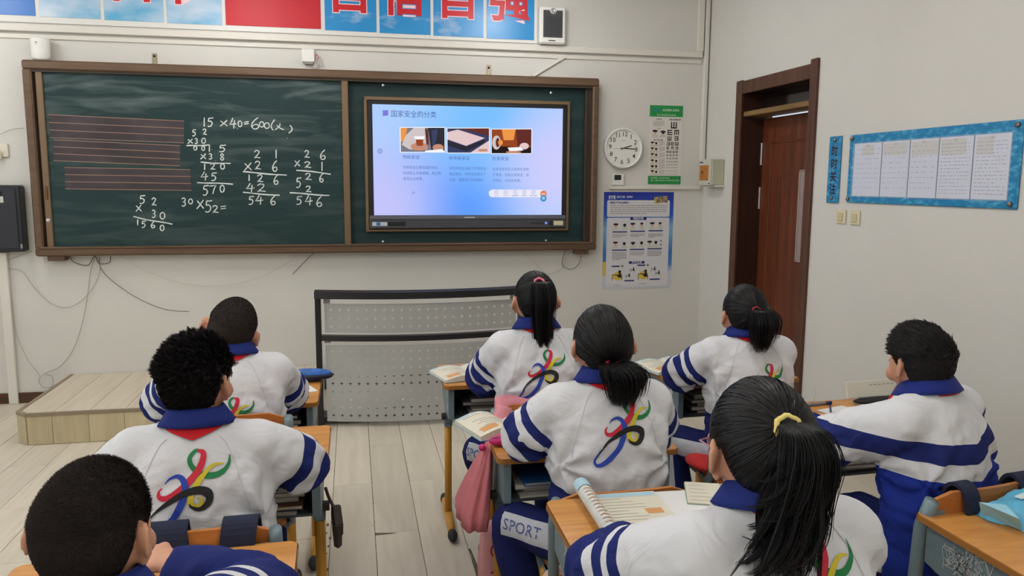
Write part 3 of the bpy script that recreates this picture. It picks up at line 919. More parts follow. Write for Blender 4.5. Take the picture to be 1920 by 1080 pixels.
picture(940, 258, 1254, 443, [(6, B_), (7, [(.25, 0), (.6, 0), (.55, .45), (.3, .45)]), (5, [(.6, 0), (1, 0), (1, .7), (.65, .7)]), (10, [(0, .7), (1, .75), (1, 1), (0, 1)]), (4, ov(.12, .55, .11, .3)), (5, ov(.15, .55, .05, .2)), (7, ov(.22, .55, .06, .12)), (9, ov(.82, .7, .12, .14)), (0, [(.4, .76), (.72, .74), (.8, .88), (.45, .92)]), (3, ov(.55, .95, .2, .05))])
u0, v0 = SP(918, 787)
u1, v1 = SP(1372, 727)
mesh('slide_toolbar', quad2(rrect(u0, u1, v0, v1, .028), SW_), emit_mat('slide_toolbar', (232, 232, 248), SE), scr)
gs = []
for i, x in enumerate((977, 1051, 1127, 1202, 1275)):
    u, v = SP(x, 747)
    gs += [line2(arc(u, v, .013, .013, 0, 360, 16), .002, SW_ + .0006), line2([(u - .004, v - .004), (u + .004, v), (u - .004, v + .004)], .002, SW_ + .0006)]
    u, v = SP(x, 774)
    gs.append(text(('上一页', '下一页', '结束放映', '退出PPT', '关闭工具条')[i], .012, u, v, SW_ + .0006))
mesh('slide_toolbar_icons', join(*gs), E_CP, scr)
u, v = SP(1356, 760)
mesh('slide_badge', disc2(u, v, .026, SW_ + .0004), emit_mat('slide_badge_orange', (226, 122, 74), SE), scr)
mesh('slide_badge_word', text('PPT', .021, u, v - .002, SW_ + .0010, bold=.01), PICM[0], scr)
u, v = SP(1356, 795)
mesh('slide_badge', disc2(u, v, .025, SW_ + .0006), emit_mat('slide_badge_blue', (52, 150, 206), SE), scr)
mesh('slide_badge_word', text('锐', .024, u, v, SW_ + .0010), PICM[0], scr)
u, v = SP(87, 426)
mesh('slide_side_icon', join(line2(arc(u, v, .017, .017, 0, 360, 18), .003, SW_), line2(arc(u, v, .009, .009, 0, 360, 14), .003, SW_)), E_CP, scr)
u, v = SP(333, 760)
mesh('slide_cursor', quad2([(u - .012, v - .022), (u - .004, v - .006), (u + .018, v + .004), (u - .004, v + .020)], SW_), emit_mat('slide_cursor', (150, 168, 216), SE), scr)

# ---- clock
ck = wthing('wall_clock', 'round white wall clock with black numerals beside the eye chart', 'clock', 'F', -0.697, 1.834)
_prof = [(.150, 0), (.157, .010), (.157, .034), (.150, .042), (.143, .040), (.141, .028), (.0, .028)]
_lg = lathe(_prof[:-1] + [(.001, .028)], 48)
mesh('case', move(_lg, (-.697, 1.834, 0)), mat('clock_white', (228, 227, 220), rough=0.35), ck, False)
smooth_by_angle(bpy.data.objects['case'], 35)
mesh('dial', disc2(-.697, 1.834, .1405, .0285, 40), mat('clock_dial', (224, 222, 214), rough=0.5), ck)
M_INK = mat('ink_black', (26, 26, 28), rough=0.7)
gs = []
tilt = math.radians(5)
for n in range(1, 13):
    a = math.pi / 2 - 2 * math.pi * n / 12 - tilt
    mesh('numeral', text(str(n), .050, -.697 + .108 * math.cos(a), 1.834 + .108 * math.sin(a), .0292, bold=.005), M_INK, ck)
    gs.append(disc2(-.697 + .135 * math.cos(a), 1.834 + .135 * math.sin(a), .0022, .0291, 8))
mesh('minute_marks', join(*gs), M_INK, ck)
def hand(ang, ln, tail, wd, w):
    a = math.radians(90 - ang) - tilt
    d = np.array((math.cos(a), math.sin(a)))
    c = np.array((-.697, 1.834))
    return line2([c - d * tail, c, c + d * ln], wd, w)
mesh('hour_hand', hand(67, .070, .022, .008, .0305), M_INK, ck)
mesh('minute_hand', hand(88, .112, .022, .007, .0312), M_INK, ck)
mesh('second_hand', hand(262, .090, .02, .0016, .0318), mat('hand_grey', (150, 150, 150)), ck)
mesh('maker_mark', text('康巴丝', .011, -.697, 1.894, .0292), mat('hand_grey', (150, 150, 150)), ck)

# ---- thermostat
th = wthing('thermostat', 'small white thermostat with dark screen under the wall clock', 'thermostat', 'F', -0.73, 1.545)
mesh('body', box(-.782, -.680, 1.548, 1.632, 0, .022, .005), M_WHITE, th)
mesh('screen', box(-.762, -.707, 1.588, 1.628, .021, .0235), mat('lcd_dark', (34, 40, 36), rough=0.25), th)
mesh('rim', box(-.782, -.680, 1.543, 1.55, 0, .026, .002), mat('clear_rim', (200, 200, 194), rough=0.3), th)

# ---- eye chart poster
M_PAPER = mat('poster_paper', (214, 208, 200), rough=0.6)
M_EG = mat('poster_green', (34, 138, 66), rough=0.55)
ec = wthing('eye_chart', 'tall eye chart poster with green bands beside the wall clock', 'poster', 'F', -0.337, 1.557)
EP = lambda x, y: fw(1120 + x / 6, 180 + y / 6)
EX0, EX1, EZ0, EZ1 = -.476, -.199, 1.557, 2.173
mesh('sheet', box(EX0, EX1, EZ0, EZ1, .0005, .002), M_PAPER, ec)
mesh('header_band', box(EX0, EX1, EZ1 - .088, EZ1, .002, .0028), M_EG, ec)
mesh('footer_band', box(EX0, EX1, EZ0, EZ0 + .066, .002, .0028), M_EG, ec)
M_PW = mat('poster_white_ink', (210, 222, 204), rough=0.6)
mesh('header_logo', text('EYE', .042, -.418, 2.134, .0032, bold=.02), mat('poster_teal', (40, 120, 150), rough=0.6), ec)
mesh('header_words', join(text('远方教育·近视岛', .019, -.30, 2.136, .0032, bold=.01), text('爱·护·眼·睛 规·范·用·眼', .016, -.337, 2.097, .0032)), M_PW, ec)
mesh('footer_words', join(text('咨询热线：029-85202020', .015, -.455, 1.606, .0032, 'LEFT'), text('地址：西安市长安中心店中街中段中国城', .0135, -.455, 1.586, .0032, 'LEFT')), M_PW, ec)
def tumble(u, v, s, rot):
    g = join(rect2(-.5, -.3, -.5, .5, 0), rect2(-.3, .5, .3, .5, 0), rect2(-.3, .5, -.1, .1, 0), rect2(-.3, .5, -.5, -.3, 0))
    c, sn = round(math.cos(rot * math.pi / 2)), round(math.sin(rot * math.pi / 2))
    return [(u + s * (c * x - sn * y), v + s * (sn * x + c * y), .0026) for x, y, z in g[0]], g[1]
rows = [(330, .050, [(860, 1)]), (410, .040, [(815, 0), (890, 3)]), (478, .034, [(810, 1), (887, 2)]), (537, .028, [(797, 2), (845, 0), (893, 1)]), (586, .022, [(792, 0), (842, 3), (892, 2)]),
        (630, .018, [(788, 3), (822, 0), (858, 1), (893, 0)]), (667, .014, [(786, 2), (822, 1), (858, 0), (893, 3)]), (703, .011, [(786 + 27 * i, i % 4) for i in range(5)]), (740, .009, [(783 + 23 * i, (i * 3) % 4) for i in range(6)]),
        (773, .0075, [(780 + 19 * i, (i * 5 + 1) % 4) for i in range(7)]), (806, .006, [(778 + 17 * i, (i * 3 + 1) % 4) for i in range(8)]), (845, .005, [(776 + 15 * i, i % 4) for i in range(9)]), (880, .004, [(774 + 14 * i, (i + 2) % 4) for i in range(9)])]
for y, s, ls in rows:
    gs = [tumble(*EP(x, y), s, r) for x, r in ls]
    mesh('chart_letters', join(*gs), M_INK, ec) if s < .018 else [mesh('chart_letter', g, M_INK, ec) for g in gs]
M_GREYI = mat('ink_grey', (120, 116, 112), rough=0.7)
def scribble(u0, u1, v0, v1, w, n, k=8, wd=.0016):   # lines of very small print
    gs = []
    for i in range(n):
        v = v1 - (v1 - v0) * (i + .5) / n
        u = u0
        e = u1 if i < n - 1 else u0 + (u1 - u0) * random.uniform(.4, .9)
        while u < e:
            d = (u1 - u0) / k * random.uniform(.5, 1.3)
            gs.append(rect2(u, min(u + d * .8, e), v - wd, v + wd, w))
            u += d
    return join(*gs)
def bust(u, v, s, back=False, hat=False, w=.0026):   # tiny printed figure: shoulders, head, hair
    V, F, I = [], [], []
    def add(P, mi, l):
        k = len(V)
        V.extend([(a, b, w + l * .0003) for a, b in P])
        F.append(tuple(range(k, k + len(P))))
        I.append(mi)
    add([(u - .5 * s, v - .55 * s), (u + .5 * s, v - .55 * s), (u + .38 * s, v - .2 * s), (u, v - .02 * s), (u - .38 * s, v - .2 * s)], 0, 0)
    add([(u + .22 * s * math.cos(a), v + .15 * s + .26 * s * math.sin(a)) for a in np.linspace(0, 6.283, 13)[:-1]], 2 if back else 1, 1)
    add([(u + (.42 if hat else .27) * s * math.cos(a), v + (.34 if not back else .22) * s + .16 * s * math.sin(a)) for a in np.linspace(0, 6.283, 13)[:-1]], 2, 2)
    return V, F, I
M_FIG = [mat('print_clothes', (196, 194, 176), rough=0.7), mat('print_skin', (206, 150, 128), rough=0.7), mat('print_hair', (30, 26, 28), rough=0.7)]
def figure(parent, u, v, s, back=False, hat=False, w=.0026):
    V, F, I = bust(u, v, s, back, hat, w)
    mesh('printed_figure', (V, F), M_FIG, parent, faces_mat=I)
u, v = EP(647, 420); figure(ec, u, v, .055, False, True)
u, v = EP(738, 420); figure(ec, u, v, .055, True, True)
for i, y in enumerate((540, 605, 670, 740, 800, 862)):
    u, v = EP(617, y); figure(ec, u, v, .038, i == 4, True)
    u, v = EP(660, y); figure(ec, u, v, .038, True, False)
gs = []
for y in (535, 600, 665, 735, 795, 860):
    a, b = EP(690, y + 28), EP(758, y - 28)
    gs.append(scribble(a[0], b[0], a[1], b[1], .0026, 5, 6, .0012))
a, b = EP(628, 340), EP(755, 280)
gs.append(scribble(a[0], b[0], a[1], b[1], .0026, 6, 9, .0012))
mesh('small_print', join(*gs), M_GREYI, ec)
mesh('small_titles', join(text('使用方法', .012, *EP(693, 262), .0026, bold=.02), text('标准对数视力表', .014, *EP(873, 268), .0026, bold=.02), text('示意图', .009, *EP(690, 366), .0026), text('眼保健操示范图', .011, *EP(685, 497), .0026, bold=.02)), M_INK, ec)

# ---- eye care poster
ep = wthing('eye_care_poster', 'large blue and white eye care poster with printed figures below the thermostat', 'poster', 'F', -0.545, 0.718)
OX0, OX1, OZ0, OZ1 = -.838, -.252, .718, 1.494
def poster_bg():
    m = bpy.data.materials.new('poster_sky_print')
    m.use_nodes = True
    nt = m.node_tree
    b = nt.nodes['Principled BSDF']
    b.inputs['Roughness'].default_value = 0.5
    tc = nt.nodes.new('ShaderNodeTexCoord')
    sep = nt.nodes.new('ShaderNodeSeparateXYZ')
    nt.links.new(tc.outputs['Object'], sep.inputs[0])
    n = nt.nodes.new('ShaderNodeTexNoise')
    n.inputs['Scale'].default_value = 5
    nt.links.new(tc.outputs['Object'], n.inputs['Vector'])
    ma = nt.nodes.new('ShaderNodeMath')
    ma.operation = 'MULTIPLY_ADD'
    ma.inputs[1].default_value = 0.16
    nt.links.new(n.outputs[0], ma.inputs[0])
    nt.links.new(sep.outputs['Y'], ma.inputs[2])
    r = nt.nodes.new('ShaderNodeValToRGB')
    e = r.color_ramp.elements
    stops = [(0.0, (186, 190, 196)), (0.20, (190, 194, 200)), (0.26, (70, 120, 176)), (0.36, (44, 110, 176)), (0.58, (120, 170, 200)), (0.68, (30, 84, 180)), (0.86, (28, 40, 142))]
    while len(e) < len(stops):
        e.new(0.5)
    for i, (p_, c) in enumerate(stops):
        e[i].position = p_
        e[i].color = lin(c) + (1,)
    nt.links.new(ma.outputs[0], r.inputs[0])
    nt.links.new(r.outputs[0], b.inputs['Base Color'])
    return m
mesh('sheet', box(OX0, OX1, OZ0, OZ1, .0005, .002), poster_bg(), ep)
PP = lambda x, y: (OX0 + (x - 65) / (760 - 65) * (OX1 - OX0), OZ1 - (y - 50) / (1030 - 50) * (OZ1 - OZ0))
def ppr(x0, y0, x1, y1, w, r=.012):
    a, b = PP(x0, y1), PP(x1, y0)
    return quad2(rrect(a[0], b[0], a[1], b[1], r), w)
M_PPW = mat('poster_panel_white', (206, 204, 206), rough=0.55)
M_NAVY = mat('poster_navy', (30, 38, 112), rough=0.55)
mesh('text_panel', ppr(98, 132, 722, 298, .0026), M_PPW, ep)
mesh('figure_panel', ppr(98, 308, 722, 1005, .0026), M_PPW, ep)
mesh('heading_tab', ppr(328, 300, 492, 330, .0030, .004), M_NAVY, ep)
mesh('heading_tab', ppr(326, 747, 484, 774, .0030, .004), M_NAVY, ep)
mesh('heading_words', join(text('眼部按摩', .022, *PP(410, 316), .0034, bold=.01), text('学生坐姿', .022, *PP(405, 760), .0034, bold=.01), text('EYE', .036, *PP(145, 105), .0034, bold=.03), text('远方教育 · 近视岛', .017, *PP(190, 100), .0034, 'LEFT', bold=.02)), mat('poster_white_print', (214, 216, 220), rough=0.5), ep)
mesh('badge', quad2([PP(560, 100), PP(690, 88), PP(700, 150), PP(570, 168)], .0030), mat('poster_yellow', (206, 178, 84), rough=0.5), ep)
mesh('badge_words', join(text('保护视力', .026, *PP(628, 112), .0034, bold=.03), text('预防近视', .026, *PP(636, 144), .0034, bold=.03)), M_NAVY, ep)
mesh('panel_title', text('眼部按摩的注意事项', .018, *PP(220, 158), .0034, bold=.02), M_NAVY, ep)
a, b = PP(130, 275), PP(695, 175)
gs = [scribble(a[0], b[0], a[1], b[1], .0032, 5, 16, .0022)]
for (x, y, h) in ((228, 487, 40), (407, 485, 38), (587, 487, 44), (228, 692, 84), (404, 668, 42), (582, 670, 60)):
    a, b = PP(x - 72, y + h / 2), PP(x + 72, y - h / 2)
    gs.append(scribble(a[0], b[0], a[1], b[1], .0032, max(3, int(h / 11)), 9, .0022))
gs += [text('注意保护视力', .010, *PP(213, 991), .0032), text('保持正确坐姿', .010, *PP(468, 982), .0032)]
mesh('small_print', join(*gs), M_GREYI, ep)
for (x, y) in ((228, 449), (407, 444), (588, 440), (228, 633), (404, 628), (582, 623)):
    mesh('caption_bar', ppr(x - 73, y - 7, x + 73, y + 7, .0030, .003), mat('poster_caption', (62, 72, 120), rough=0.6), ep)
for (x, y, bk, ht) in ((187, 395, 0, 1), (275, 392, 1, 0), (355, 390, 0, 1), (445, 388, 0, 0), (550, 385, 0, 1), (630, 385, 0, 0), (187, 578, 0, 1), (275, 578, 1, 0), (362, 575, 1, 1), (448, 573, 1, 0), (530, 572, 0, 1), (592, 568, 1, 0)):
    u, v = PP(x, y)
    figure(ep, u, v, .052, bool(bk), bool(ht), .0031)
for (x, y) in ((643, 545), (643, 585)):
    u, v = PP(x, y)
    figure(ep, u, v, .022, True, False, .0031)
M_SIT = [mat('print_yellow', (208, 176, 66), rough=0.6), mat('print_dark', (46, 36, 34), rough=0.6), mat('print_grey_desk', (176, 176, 178), rough=0.6)]
def sitter(x, y, s, sun):
    V, F, I = [], [], []
    def add(P, mi, l):
        k = len(V)
        for fx, fy in P:
            u, v = PP(x + fx * s, y + fy * s)
            V.append((u, v, .0031 + l * .0003))
        F.append(tuple(range(k, k + len(P)))[::-1])
        I.append(mi)
    if sun:
        add([(.05 + .62 * math.cos(a), .1 + .62 * math.sin(a)) for a in np.linspace(0, 6.283, 17)[:-1]], 0, 0)
    d = 0 if sun else 2
    add([(-.75, -.15), (-.1, -.15), (-.1, -.05), (-.75, -.05)], 1, 1)
    add([(-.7, -.05), (-.2, -.05), (-.2, .5), (-.7, .5)], d, 1)
    add([(-.75, -.05), (-.68, -.05), (-.68, .75), (-.75, .75)], 1, 2)
    add([(.1, .25), (.65, .25), (.65, .33), (.1, .33)], 1, 2)
    add([(.58, .33), (.65, .33), (.65, .75), (.58, .75)], 1, 2)
    add([(.18, -.3), (.5, -.25), (.62, .25), (.1, .25), (-.25, -.1), (.1, -.1)], 1, 3)
    add([(.3 + .2 * math.cos(a), -.5 + .24 * math.sin(a)) for a in np.linspace(0, 6.283, 13)[:-1]], 1, 4)
    mesh('printed_sitter', (V, F), M_SIT, ep, faces_mat=I)
sitter(215, 890, 72, True); sitter(475, 885, 72, True)
sitter(365, 835, 34, False); sitter(322, 895, 34, False); sitter(578, 830, 34, False); sitter(622, 872, 34, False)
for (x, y, w_, c) in ((195, 797, 40, 0), (452, 790, 40, 0), (335, 946, 48, 0), (592, 936, 52, 0)):
    mesh('caption_bar', ppr(x - w_, y - 7, x + w_, y + 7, .0030, .003), M_NAVY, ep)
gs = []
for x, y in ((261, 796), (517, 789)):
    gs.append(disc2(*PP(x, y), .010, .0031))
mesh('tick_marks', join(*gs), mat('print_olive', (120, 130, 60), rough=0.6), ep)
mesh('yellow_corner', quad2([PP(67, 750), PP(67, 905), PP(80, 880), PP(96, 900), PP(96, 750)], .0026), M_SIT[0], ep)

# ---- breaker box on the side wall near the corner
br = wthing('breaker_box', 'grey breaker box with an orange window mounted in the room corner', 'breaker box', 'R', 0.25, 1.55)
mesh('body', box(.145, .362, 1.552, 1.748, 0, .10, .005), mat('breaker_grey', (176, 176, 152), rough=0.5), br)
mesh('cover', box(.142, .350, 1.550, 1.750, .10, .108, .004), mat('breaker_cover', (196, 192, 178), rough=0.45), br)
mesh('window', box(.160, .315, 1.588, 1.705, .107, .112, .003), mat('breaker_orange', (178, 112, 40), rough=0.3, noise_amt=.2, noise_scale=30), br)
mesh('switch_lever', box(.20, .225, 1.638, 1.660, .112, .118, .002), mat('breaker_brown', (110, 60, 26), rough=0.5), br)
mesh('brand_plate', box(.155, .215, 1.722, 1.731, .108, .109), mat('poster_navy', (30, 38, 112)), br)
mesh('screw', move(lathe([(.006, 0), (.006, .004), (.001, .005)], 10), (.33, 1.565, .108)), mat('screw_dark', (60, 52, 46)), br)
mesh('bottom_trunking', box(.13, .375, 1.538, 1.552, 0.0, .075, .003), M_TR, br)

# ---- black wall cabinet and socket at the edge of the board
bc = wthing('control_cabinet', 'black metal control cabinet with a key lock beside the chalkboard', 'cabinet', 'F', -5.14, 1.075)
mesh('body', box(-5.30, -4.982, 1.077, 1.527, 0, .085, .010), mat('cabinet_black', (32, 33, 38), rough=0.45), bc)
_cdoor = mesh('door', box(-5.27, -5.01, 1.10, 1.505, .085, .092, .003), mat('cabinet_door', (38, 39, 45), rough=0.5), bc)
mesh('label_plate', box(-5.135, -5.085, 1.41, 1.452, .092, .094), mat('plate_silver', (196, 196, 192), rough=0.35), _cdoor)
mesh('key', join(box(-5.118, -5.108, 1.435, 1.475, .094, .112, .002), box(-5.128, -5.098, 1.472, 1.486, .094, .100, .002)), mat('key_dark', (34, 20, 20), rough=0.4), _cdoor)
mesh('key_tag', move(lathe([(.007, 0), (.007, .006), (.001, .008)], 10), (-5.113, 1.486, .10)), mat('key_red', (190, 30, 40), rough=0.4), _cdoor)
mesh('latch', box(-5.005, -4.99, 1.10, 1.13, .085, .090, .002), mat('latch_grey', (130, 130, 130), rough=0.4), bc)
so = wthing('wall_socket', 'cream wall socket with a plug above the black cabinet', 'socket', 'F', -5.10, 1.70)
mesh('plate', box(-5.145, -5.062, 1.715, 1.805, 0, .014, .004), mat('cream_plastic', (214, 208, 190), rough=0.4), so)
mesh('plug', box(-5.15, -5.10, 1.70, 1.755, .014, .045, .006), mat('cream_plastic', (214, 208, 190)), so)

# ---- hanging cables under and beside the chalkboard
M_CBL = mat('cable_dark', (62, 58, 54), rough=0.6)
M_CBG = mat('cable_grey', (150, 144, 134), rough=0.6)
M_CBW = mat('cable_white', (196, 190, 180), rough=0.6)
def cable(pts, r, m, label):
    P = [(*fw(px, py, .012), .012) for px, py in pts]
    P = bezier([(a, -w - .003, b) for a, b, w in P], 8)
    o = mesh('hanging_cable', tube(P, r * .65, 6), m, None, True)
    tag(o, label, 'cable', 'cables hanging on the front wall')
cable([(60, 470), (40, 478), (15, 488), (2, 502), (40, 508), (65, 540), (95, 568), (125, 577), (155, 562), (180, 530), (188, 500), (178, 480)], .0028, M_CBG, 'grey cable looping from the black cabinet to under the chalkboard')
cable([(178, 482), (170, 510), (165, 550), (157, 595), (140, 650), (115, 685), (85, 700), (73, 712), (80, 725), (98, 724), (98, 706), (85, 702)], .003, M_CBG, 'grey cable ending in a loop on the platform edge')
cable([(130, 480), (140, 492), (165, 497), (178, 480), (186, 494), (205, 492), (208, 480)], .0035, M_CBL, 'dark cable bunch tucked under the chalkboard bracket')
cable([(186, 482), (190, 505), (215, 530), (260, 560), (310, 580), (355, 584)], .003, M_CBL, 'dark cable drooping below the chalkboard towards the short haired boy')
cable([(225, 478), (270, 505), (330, 528), (400, 536), (470, 525), (530, 498), (560, 478)], .0018, M_CBW, 'thin white cable sagging in a wide curve below the chalkboard')
cable([(588, 474), (570, 492), (549, 514)], .003, M_CBL, 'short dark cable slanting down near the lectern')
cable([(22, 560), (30, 620), (50, 670), (75, 704)], .0022, M_CBG, 'thin grey cable hanging beside the white trunking')
cable([(980, 470), (1000, 490), (1025, 512), (1050, 505), (1062, 480), (1055, 470)], .0028, M_CBW, 'white cable loop hanging below the display')
cable([(1060, 468), (1054, 495), (1070, 505), (1085, 495), (1090, 478)], .003, M_CBL, 'dark cable loop beside the chalkboard bracket')
cable([(0, 252), (20, 243), (45, 240)], .0022, M_CBG, 'thin grey cable running from the socket to the chalkboard')
cable([(0, 470), (10, 480), (2, 500)], .0025, M_CBL, 'black cable under the black cabinet')

# ================================================================== things on the side wall (u = -y)
M_BLU = sky_mat('noticeboard_blue', (24, 120, 168), (92, 176, 206), 26, (0, 0, 0), 0.08)
sg = wthing('vertical_sign', 'narrow blue vertical sign with four dark characters', 'sign', 'R', 1.775, 1.455)
mesh('board', box(1.718, 1.832, 1.455, 1.842, 0, .012, .003), M_BLU, sg)
for i, ch in enumerate('时时关注'):
    mesh('character', text(ch, .066, 1.777, 1.752 - .0735 * i, .0126, bold=.02), mat('sign_ink', (40, 20, 40), rough=0.5), sg)
M_STUD = mat('stud_steel', (120, 110, 104), rough=0.3, metal=0.7)
for v in (1.818, 1.482):
    mesh('stud', move(lathe([(.011, 0), (.011, .008), (.003, .012)], 14), (1.777, v, .012)), M_STUD, sg)
nb = wthing('notice_board', 'long blue notice board with five pinned sheets', 'notice board', 'R', 2.505, 1.46)
mesh('board', box(1.914, 3.10, 1.461, 1.840, 0, .012, .004), M_BLU, nb)
M_SHT = mat('notice_paper', (206, 208, 222), rough=0.5)
M_BRN = mat('sheet_ghost', (198, 194, 190), rough=0.6)
ps = [1.963, 2.203, 2.418, 2.621, 2.839, 3.050]
for i in range(5):
    a, b = ps[i] + .004, ps[i + 1] - .004
    s = mesh('sheet', box(a, b, 1.500, 1.788, .012, .0135), M_SHT, nb)
    tw = (.10, .18, .19, .16, .10)[i]
    mesh('old_tape', box(a + (.07 if i == 0 else .01), a + (.07 if i == 0 else .01) + tw, 1.722 - .006 * i, 1.778, .0135, .01365), M_BRN, s)
    gs = []
    for L in range(15 if i in (3, 4) else 9):
        v = 1.755 - L * (.0165 if i in (3, 4) else .026)
        u = a + .014
        e = b - .014 - (.05 if L % 4 == 3 else 0)
        while u < e:
            d = random.uniform(.006, .022)
            gs.append(rect2(u, min(u + d, e), v - .0014, v + .0014, .0139))
            u += d + random.uniform(.003, .014 if i in (3, 4) else .03)
    gs.append(text('通知' if i else '课程表', .014, (a + b) / 2, 1.772, .0139))
    mesh('print', join(*gs), mat('print_pale', (150, 148, 158), rough=0.7), s)
    if i < 4:
        mesh('divider', box(b + .002, b + .006, 1.500, 1.788, .012, .0145), mat('divider_grey', (110, 118, 128), rough=0.5), nb)
mesh('cover_sheet', box(1.955, 3.056, 1.494, 1.794, .0150, .0165), mat('acrylic', (240, 244, 248), rough=0.08, alpha=.10, spec=0.5), nb)
for u, v in ((1.94, 1.82), (1.935, 1.482), (3.075, 1.818), (3.07, 1.482)):
    mesh('stud', move(lathe([(.012, 0), (.012, .010), (.003, .014)], 14), (u, v, .012)), M_STUD, nb)
M_SWC = mat('switch_cream', (212, 202, 168), rough=0.4)
for i, (u, lab) in enumerate(((1.868, 'cream light switch closer to the door'), (1.998, 'cream light switch under the notice board corner'))):
    s = wthing('light_switch', lab, 'switch', 'R', u, 1.335, 'cream light switches')
    mesh('plate', box(u - .043, u + .043, 1.336, 1.420, 0, .010, .004), M_SWC, s)
    mesh('rocker', box(u - .024, u + .022, 1.352, 1.402, .010, .016, .004), mat('switch_rocker', (196, 184, 146), rough=0.4), s)
# ================================================================== lectern: black rails, curved perforated steel panels
M_LB = mat('lectern_black', (26, 25, 28), rough=0.38, spec=0.5)
M_LG = mat('lectern_steel', (168, 168, 164), rough=0.5, metal=0.0, noise_amt=.05, noise_scale=4)
LX0, LX1, LY = -3.012, -1.70, -0.93
lc = thing('lectern', 'wide lectern with black rails and perforated grey steel front panels', 'lectern', ((LX0 + LX1) / 2, LY, 0))
LW = LX1 - LX0
def bow(u, d=0.0):                  # u in -LW/2..LW/2: front bulges towards the class
    return -0.10 * (1 - (2 * u / LW) ** 2) + d
def bowed(u0, u1, z0, z1, d0, d1, n=16):
    V, F = [], []
    for i in range(n + 1):
        u = u0 + (u1 - u0) * i / n
        V += [(u, bow(u, d0), z0), (u, bow(u, d0), z1), (u, bow(u, d1), z1), (u, bow(u, d1), z0)]
    for i in range(n):
        a, b = 4 * i, 4 * i + 4
        for k in range(4):
            F.append((a + k, b + k, b + (k + 1) % 4, a + (k + 1) % 4))
    F += [(3, 2, 1, 0), (4 * n, 4 * n + 1, 4 * n + 2, 4 * n + 3)]
    return V, F
def perforated(u0, u1, z0, z1, nx, nz, hole, margin):
    V, F = [], []
    def P(u, z):
        V.append((u, bow(u, -.002), z))
        return len(V) - 1
    du = (u1 - u0 - 2 * margin) / nx
    dz = (z1 - z0 - 2 * margin) / nz
    for i in range(nx):
        for j in range(nz):
            cu, cz = u0 + margin + du * (i + .5), z0 + margin + dz * (j + .5)
            o = [P(cu + a * du / 2, cz + b * dz / 2) for a, b in ((1, 0), (1, 1), (0, 1), (-1, 1), (-1, 0), (-1, -1), (0, -1), (1, -1))]
            h = [P(cu + a * hole, cz + b * hole) for a, b in ((1, 0), (.26, .26), (0, 1), (-.26, .26), (-1, 0), (-.26, -.26), (0, -1), (.26, -.26))]
            for k in range(8):
                F.append((o[k], o[(k + 1) % 8], h[(k + 1) % 8], h[k]))
    g = (V, F)
    e = [bowed(u0, u1, z0, z0 + margin, -.002, .001), bowed(u0, u1, z1 - margin, z1, -.002, .001), bowed(u0, u0 + margin, z0 + margin, z1 - margin, -.002, .001, 2), bowed(u1 - margin, u1, z0 + margin, z1 - margin, -.002, .001, 2)]
    return join(g, *e)
h = LW / 2
mesh('top_panel', perforated(-h + .04, h - .04, .615, .800, 22, 3, .0125, .012), M_LG, lc)
mesh('lower_panel', perforated(-h + .04, h - .04, .035, .535, 22, 9, .0125, .014), M_LG, lc)
mesh('top_rail', bowed(-h - .02, h + .02, .836, .878, -.05, .075), M_LB, lc)
smooth_by_angle(bpy.data.objects['top_rail'])
mesh('middle_rail', bowed(-h + .02, h - .02, .563, .597, -.022, .03), M_LB, lc)
for s in (-1, 1):
    mesh('side_frame', join(box(s * h - .018, s * h + .018, -.03, .04, 0.0, .84, .004), box(s * h - .014, s * h + .014, .02, .20, 0.03, .06, .004)), M_LB, lc)
    for z0_, z1_ in ((.545, .56), (.80, .83)):
        mesh('panel_bracket', box(s * (h - .045) - .01, s * (h - .045) + .03 * -s, -.008, .012, z0_, z1_, .002), M_LG, lc)
mesh('inner_shelf', box(-h + .014, h - .014, .03, .20, .03, .045), mat('lectern_inner', (70, 68, 66), rough=0.7), lc)

